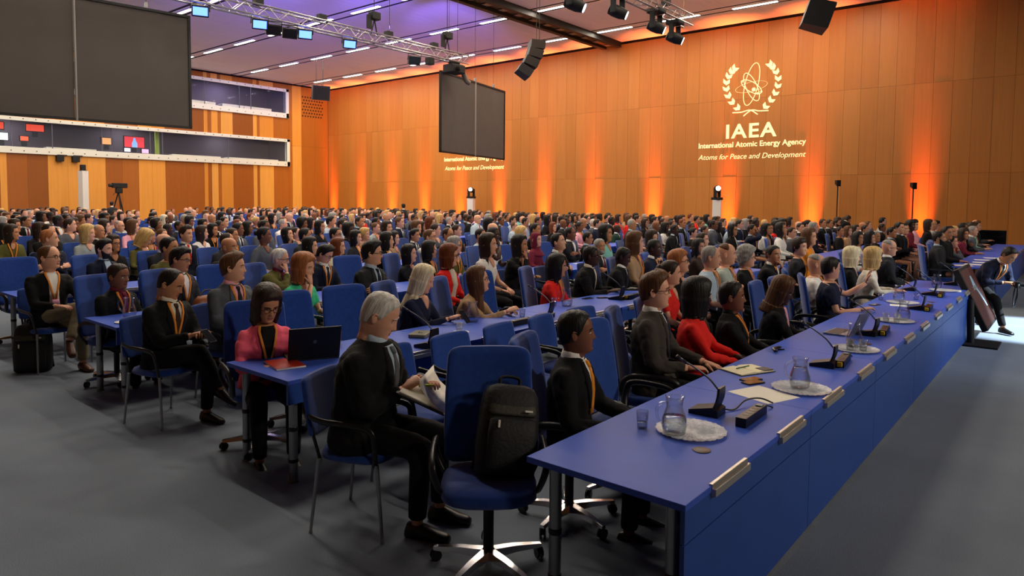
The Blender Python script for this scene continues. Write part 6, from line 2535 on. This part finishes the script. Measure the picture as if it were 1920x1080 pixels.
gc = empty('folded_spectacles', (5.66, 1.86, TH), .2, 'black folded spectacles lying on the front table', 'spectacles')
obj('spectacle_front', MB().tube(catmull([(-.09, 0, .015), (-.04, .02, .025), (.02, .01, .02), (.08, -.01, .018)], 5), .014, 8, squash=(1.3, .7)), GLASSF, gc, smooth=True)
obj('temple', MB().tube([(.03, .0, .008), (.05, -.05, .008)], .006, 6), GLASSF, gc)
def laptop(x, y, rz, label, m, open_deg=105, s_=1.0):
    t = empty('laptop', (x, y, TH), rz, label, 'laptop', 'open laptops', s_)
    obj('keyboard_base', MB().cbox((-.165, -.115, 0), (.165, .115, .016), .004), m, t)
    obj('keyboard', MB().box((-.15, -.03, .016), (.15, .10, .0175)), PLASTIC, t)
    lid = obj('lid', MB().cbox((-.165, -.006, 0), (.165, .004, .225), .003), m, t)
    lid.location = (0, -.112, .012)
    lid.rotation_euler = (math.radians(open_deg - 90), 0, 0)
    obj('lid_badge', MB().cyl((0, -.008, .125), (0, -.006, .125), .012, n=14), mat('badge_grey', '#55585e', .3, .5), lid)
    obj('display', MB().box((-.155, .004, .012), (.155, .005, .215)), mat('laptop_display', '#2a3550', .1, emit=((.25, .3, .5), .25)), lid)
    return t
laptop(6.85, 1.66, math.radians(-4), 'silver laptop open on the front table', mat('laptop_silver', '#9a9da4', .35, .7), 112)
laptop(3.02, 4.50, math.radians(-24), 'black laptop open on the second table before the coral blazer', mat('laptop_black', '#0d0d0f', .45), 108, 1.15)
mg = empty('magazine', (2.74, 4.41, TH), -.25, 'red and orange magazine at the near end of the second table', 'magazine')
obj('magazine_pages', MB().cbox((-.105, -.15, 0), (.105, .15, .012), .002), PAPER, mg)
obj('magazine_cover', MB().box((-.105, -.15, .0122), (.105, .15, .0136)), mat('cover_red', '#b5321c', .35, noise=(6, .5)), mg)
# second table row
pd = empty('voting_unit', (4.12, 4.46, TH), .5, 'beige voting console on the second table', 'console')
obj('console_body', MB().cbox((-.11, -.08, 0), (.11, .08, .035), .015), mat('console_beige', '#6d6a58', .5), pd)
obj('console_mark', MB().tube([(-.03, -.03, .036), (-.03, .01, .036), (.03, .02, .036)], .003, 5), PLASTIC, pd)
mic_unit(3.84, 4.08, 'conference microphone nearest on the second table', .1)
water_jug(4.95, 4.60, .06, 'water jug on the second table before the phone user', 1.2)
tumbler(4.46, 4.31, 'glass on a saucer on the second table')
tag(link('saucer', MB().lathe([(.03, 0), (.075, .008), (.074, .010), (.03, .003)], 24, cap1=True).mesh('saucer', [WHITE], True), loc=(4.47, 4.30, TH)), 'white saucer under a glass on the second table', 'saucer')
mic_unit(5.68, 4.25, 'conference microphone in the middle of the second table', .2)
power_strip(5.20, 4.17, 'power strip with yellow plug on the second table', .0)
tumbler(5.50, 4.41, 'small glass beside the second table microphone')
water_jug(6.43, 4.50, .06, 'water jug before the red top on the second table', 2.2)
tumbler(6.36, 4.63, 'glass beside the jug before the red top')
mic_unit(7.30, 4.36, 'third microphone of the second table', .1)
power_strip(7.55, 4.27, 'power strip at the third microphone of the second table', .0)
sheet(8.45, 4.72, .3, 'papers before the bowed head on the second table', .8)
cc = empty('coffee_cup', (3.42, 4.72, TH), 0, 'brown paper coffee cup beside the black laptop', 'cup')
obj('cup_wall', MB().lathe([(.028, 0), (.038, .10)], 20), mat('cup_brown', '#7a4a2a', .6), cc, smooth=40)
obj('cup_lid', MB().lathe([(.040, .098), (.041, .106), (.034, .116), (.03, .116)], 20), PLASTIC, cc, smooth=40)
# third table row
water_jug(2.80, 7.30, .06, 'water jug on the third table at the left aisle', 2.4)
tag(link('saucer', MB().lathe([(.03, 0), (.09, .008), (.089, .010), (.03, .003)], 24, cap1=True).mesh('saucer', [WHITE], True), loc=(2.66, 7.05, TH)), 'white plate on the third table at the left aisle', 'plate')
hb = empty('handbag', (3.5, 9.0, TH + .0), .2, 'brown leather handbag on the third table row', 'handbag')
hb.location = (3.62, RK(2) - .35, TH)
obj('bag_body', MB().loft([sring(.2, .07, z, n=20, e=2.6) * np.array([k, k2, 1]) for z, k, k2 in ((0, 1, 1), (.05, 1.05, 1.1), (.11, .95, .9), (.15, .75, .5))]), mat('bag_leather', '#8a4a22', .4), hb, smooth=True)
obj('bag_strap', MB().tube(catmull([(-.14, 0, .13), (-.05, .03, .2), (.08, .02, .19), (.16, 0, .12)], 5), .008, 6), mat('bag_strap', '#2a1a12', .5), hb, smooth=True)
rq = random.Random(9)
_done = set()
for i in range(14):
    k = rq.choice([2, 3, 4, 5]); bx_ = 3.2 + rq.random() * 8.5
    if (k, int(bx_ - 2.5)) in _done:
        continue
    _done.add((k, int(bx_ - 2.5)))
    sheet(bx_, RK(k) - .2 - rq.random() * .3, rq.uniform(-.6, .6), 'white papers on the %s table row, in its %s metre' % (ordw(k + 1), ordw(int(bx_ - 1.5))), .9)
for i, (x, y) in enumerate(((16.6, 1.62), (17.3, 1.55), (18.1, 1.6), (18.9, 1.5), (16.2, 1.75))):
    sheet(x, y, .1 * i, 'white papers on the front table of the far block, %s from the left' % ordw(i + 1), 1.0)

# ---- swivel chair with the black backpack
bc = empty('swivel_chair', (2.65, 2.34, 0), math.radians(-48), 'empty high-back swivel chair carrying a black backpack', 'chair', 'blue chairs in the hall')
swivel_parts(bc)
NYL = mat('black_nylon', '#17171a', .65, bump=(60, .2))
NYL2 = mat('olive_nylon', '#35352a', .6, bump=(60, .2))
def backpack(P, rot, label, s_=1.0, m1=NYL, m2=NYL2):
    t = empty('backpack', P, 0, label, 'backpack', 'backpacks', s_)
    t.rotation_euler = rot
    R = [sring(.15 * k, .085 * k2, z, n=28, e=3.2) for z, k, k2 in ((0, .85, .8), (.02, .98, .98), (.15, 1.03, 1.08), (.30, 1.0, 1.0), (.39, .93, .85), (.43, .78, .6), (.445, .5, .35))]
    obj('main_bag', MB().loft(R), m1, t, smooth=True)
    R = [sring(.12 * k, .035 * k2, z, n=24, e=3.0, y0=-.085) for z, k, k2 in ((.03, .85, .7), (.05, 1, 1), (.20, 1.02, 1.1), (.27, .98, .8), (.285, .8, .4))]
    obj('front_pocket', MB().loft(R), m1, t, smooth=True)
    R = [sring(.125 * k, .03, z, n=24, e=3.0, y0=-.07 + .05 * (z - .29) / .12) for z, k in ((.295, .9), (.31, 1), (.37, .96), (.405, .8))]
    obj('upper_flap', MB().loft(R), m2, t, smooth=True)
    obj('top_handle', MB().tube(catmull([(-.05, .03, .43), (-.045, .035, .48), (.045, .035, .48), (.05, .03, .43)], 5), .010, 7, squash=(1.5, .8)), m1, t, smooth=True)
    for a in (-1, 1):
        obj('shoulder_strap', MB().tube(catmull([(a * .07, .07, .42), (a * .085, .12, .3), (a * .10, .13, .15), (a * .13, .08, .02)], 5), .014, 7, squash=(1.8, .5)), m1, t, smooth=True)
    obj('zip_pull', MB().cbox((-.085, -.128, .235), (-.075, -.118, .27), .002), mat('zip_white', '#dedad2', .4), t)
    obj('brand_tag', MB().cbox((.05, -.108, .315), (.09, -.100, .325), .002), mat('zip_white', '#dedad2', .4), t)
    return t
d_ = np.array([math.sin(math.radians(-48)), -math.cos(math.radians(-48))])
backpack((2.65 + .05, 2.34 - .06, .49), (math.radians(-16), math.radians(9), math.radians(-36)), 'black backpack propped on the blue swivel chair', 1.08)
backpack((2.40, 8.90, 0), (math.radians(-4), 0, math.radians(-30)), 'dark backpack standing on the carpet by crossed legs', 1.2)

# ---- things held
def held(h, p):
    root, P, s_ = h
    w_ = RZ(root.rotation_euler.z) @ (np.asarray(p, float) * s_)
    return (root.location.x + w_[0], root.location.y + w_[1], root.location.z + w_[2])
ph = phone(0, 0, 0, 'phone held by the person with crossed legs'); ph.location = held(h3, (.02, -.52, .80)); ph.rotation_euler = (math.radians(40), 0, math.radians(16))
ph = phone(0, 0, 0, 'phone held over the second table by the navy jacket'); ph.location = held(h10, (.04, -.60, .87)); ph.rotation_euler = (math.radians(50), 0, math.radians(10))
fo = empty('document_folder', held(h1, (.06, -.40, .765)), math.radians(20), 'black folder with white papers held on the lap', 'folder')
fo.rotation_euler = (math.radians(22), math.radians(-4), math.radians(30))
obj('folder_board', MB().cbox((-.16, -.14, 0), (.16, .17, .012), .003), COVER, fo)
obj('paper_stack', MB().box((-.145, -.13, .012), (.145, .155, .02)), PAPER, fo)
obj('turned_page', MB().loft([np.array([[-.145, y_, .021 + z_], [.145, y_, .021 + z_], [.145, y_, .0225 + z_], [-.145, y_, .0225 + z_]]) for y_, z_ in ((-.13, .0), (-.06, .012), (.0, .035), (.05, .075), (.07, .11))]), PAPER, fo, smooth=True)
mk = empty('highlighter_pen', held(h1, (.0, -.40, .855)), 0, 'yellow highlighter pen held over the papers', 'pen')
obj('pen_body', MB().cyl((-.05, 0, .0), (.05, -.02, -.015), .009, n=10), mat('pen_yellow', '#d9e020', .4), mk, smooth=40)
obj('pen_tip', MB().cyl((.05, -.02, -.015), (.068, -.024, -.018), .006, .003, n=8), mat('pen_tip', '#b8c018', .5), mk)

# ---- tilted monitor at the end of the front table
ms = empty('monitor_stand', (11.42, 1.05, 0), 0, 'tilted monitor on a black floor stand at the end of the front table', 'monitor')
obj('base_plate', MB().cbox((-.25, -.28, 0), (.35, .28, .025), .005), BLACK, ms)
obj('pole', MB().cyl((0, .05, .02), (0.05, .08, .62), .045, n=14), BLACK, ms, smooth=40)
tilt = math.atan2(.36, .77)
mo = obj('monitor_casing', MB().cbox((-.02, -.03, -.46), (1.25, .05, .46), .01), BLACK, ms)
mo.location = (.12, .08, .60)
mo.rotation_euler = (-tilt, 0, 0)
obj('display', MB().box((.02, -.034, -.42), (1.21, -.029, .42)), mat('monitor_picture', '#2a1614', .5, emit=((.16, .05, .04), .25)), mo)
obj('display_figure', MB().prism([(.5, .15), (.62, .3), (.74, .3), (.8, .1), (.95, -.1), (1.0, -.2), (.9, -.2), (.7, .05), (.6, .12)], -.036, -.034, M=M4(RX(math.pi / 2), (0, -.07, 0))), emis('picture_white', '#7f94a4', .12), mo)
tv = empty('television', (27.0, 2.2, 0), math.radians(-90), 'dark television on a stand beside the far block', 'television')
obj('screen_casing', MB().cbox((-.42, -.03, .45), (.42, .04, 1.13), .01), BLACK, tv)
obj('display', MB().box((-.40, -.034, .47), (.40, -.029, 1.11)), mat('tv_dark', '#0a0c12', .08), tv)
obj('pole', MB().cyl((0, .02, 0.02), (0, .02, .6), .03, n=10), BLACK, tv)
obj('foot', MB().cbox((-.25, -.2, 0), (.25, .2, .03), .01), BLACK, tv)

# ---- people on their feet
def stander(X, Y, z, label, rz, a, hi=True, **kw):
    P = Pose('m', **a)
    s_ = min(1.1, max(.92, z / P.hc[2]))
    h_ = RZ(rz) @ P.hc * s_
    r = empty('person', (X - h_[0], Y - h_[1], 0), rz, label, 'person', 'people on their feet', s_)
    assemble(r, P, hi, key=None, **kw)
    return r, P, s_
hp = stander(12.75, .80, 1.19, 'person in navy suit bending forward with a camera in hand', D(-38), dict(stand=True, lean=40, yaw=6, pitch=-32, hip=(0, 0, .74), rh=(-.05, -.45, .82), lh=(.14, -.48, .80), rcurl=.9, lcurl=.9,
    legs=[[(-.09, 0, .74), (-.10, -.38, .52), (-.10, -.52, .10), (-.1, -1)], [(.09, 0, .74), (.20, -.04, .40), (.24, .30, .12), (.1, -1)]]), style='crop', hc='k', skin=2, top='suit', tc='Z', shirt='W', tie='D', lan=True, legc='K')
pc = empty('photo_camera', held(hp, (.05, -.60, .80)), D(12), 'black photo camera held by the bending person', 'camera')
obj('camera_body', MB().cbox((-.07, -.03, -.05), (.07, .04, .05), .012), PLASTIC, pc)
obj('lens_barrel', MB().cyl((0, -.03, 0), (0, -.15, 0), .04, .045, n=16), PLASTIC, pc, smooth=40)
obj('strap', MB().tube(catmull([(-.07, 0, .02), (-.12, .02, -.18), (.02, .03, -.34), (.1, .02, -.15), (.07, 0, .02)], 5), .008, 6, squash=(1.6, .4)), PLASTIC, pc, smooth=True)
stander(21.4, 24.35, 1.63, 'person in dark suit standing among the back rows', D(150), dict(stand=True, lean=2, yaw=10, legs='stand', rh=(-.22, -.05, .85), lh=(.22, -.05, .85)), hi=False, style='crop', hc='k', skin=2, top='suit', tc='D', shirt='W')
stander(13.35, 36.6, 1.60, 'person in dark suit standing by the camera tripod', D(180), dict(stand=True, lean=4, yaw=-30, legs='stand', rh=(-.2, -.25, 1.0), lh=(.2, -.2, 1.0)), hi=False, style='crop', hc='k', skin=1, top='suit', tc='D', shirt='W')
stander(25.3, 6.1, 1.42, 'person in black suit stooping beside the wall below the lamp stand', D(70), dict(stand=True, lean=62, yaw=0, pitch=-20, legs='stand', rh=(-.15, -.55, .8), lh=(.15, -.55, .8)), hi=False, style='crop', hc='d', skin=2, top='suit', tc='K', shirt='W')
scene.collection.children.link(col)
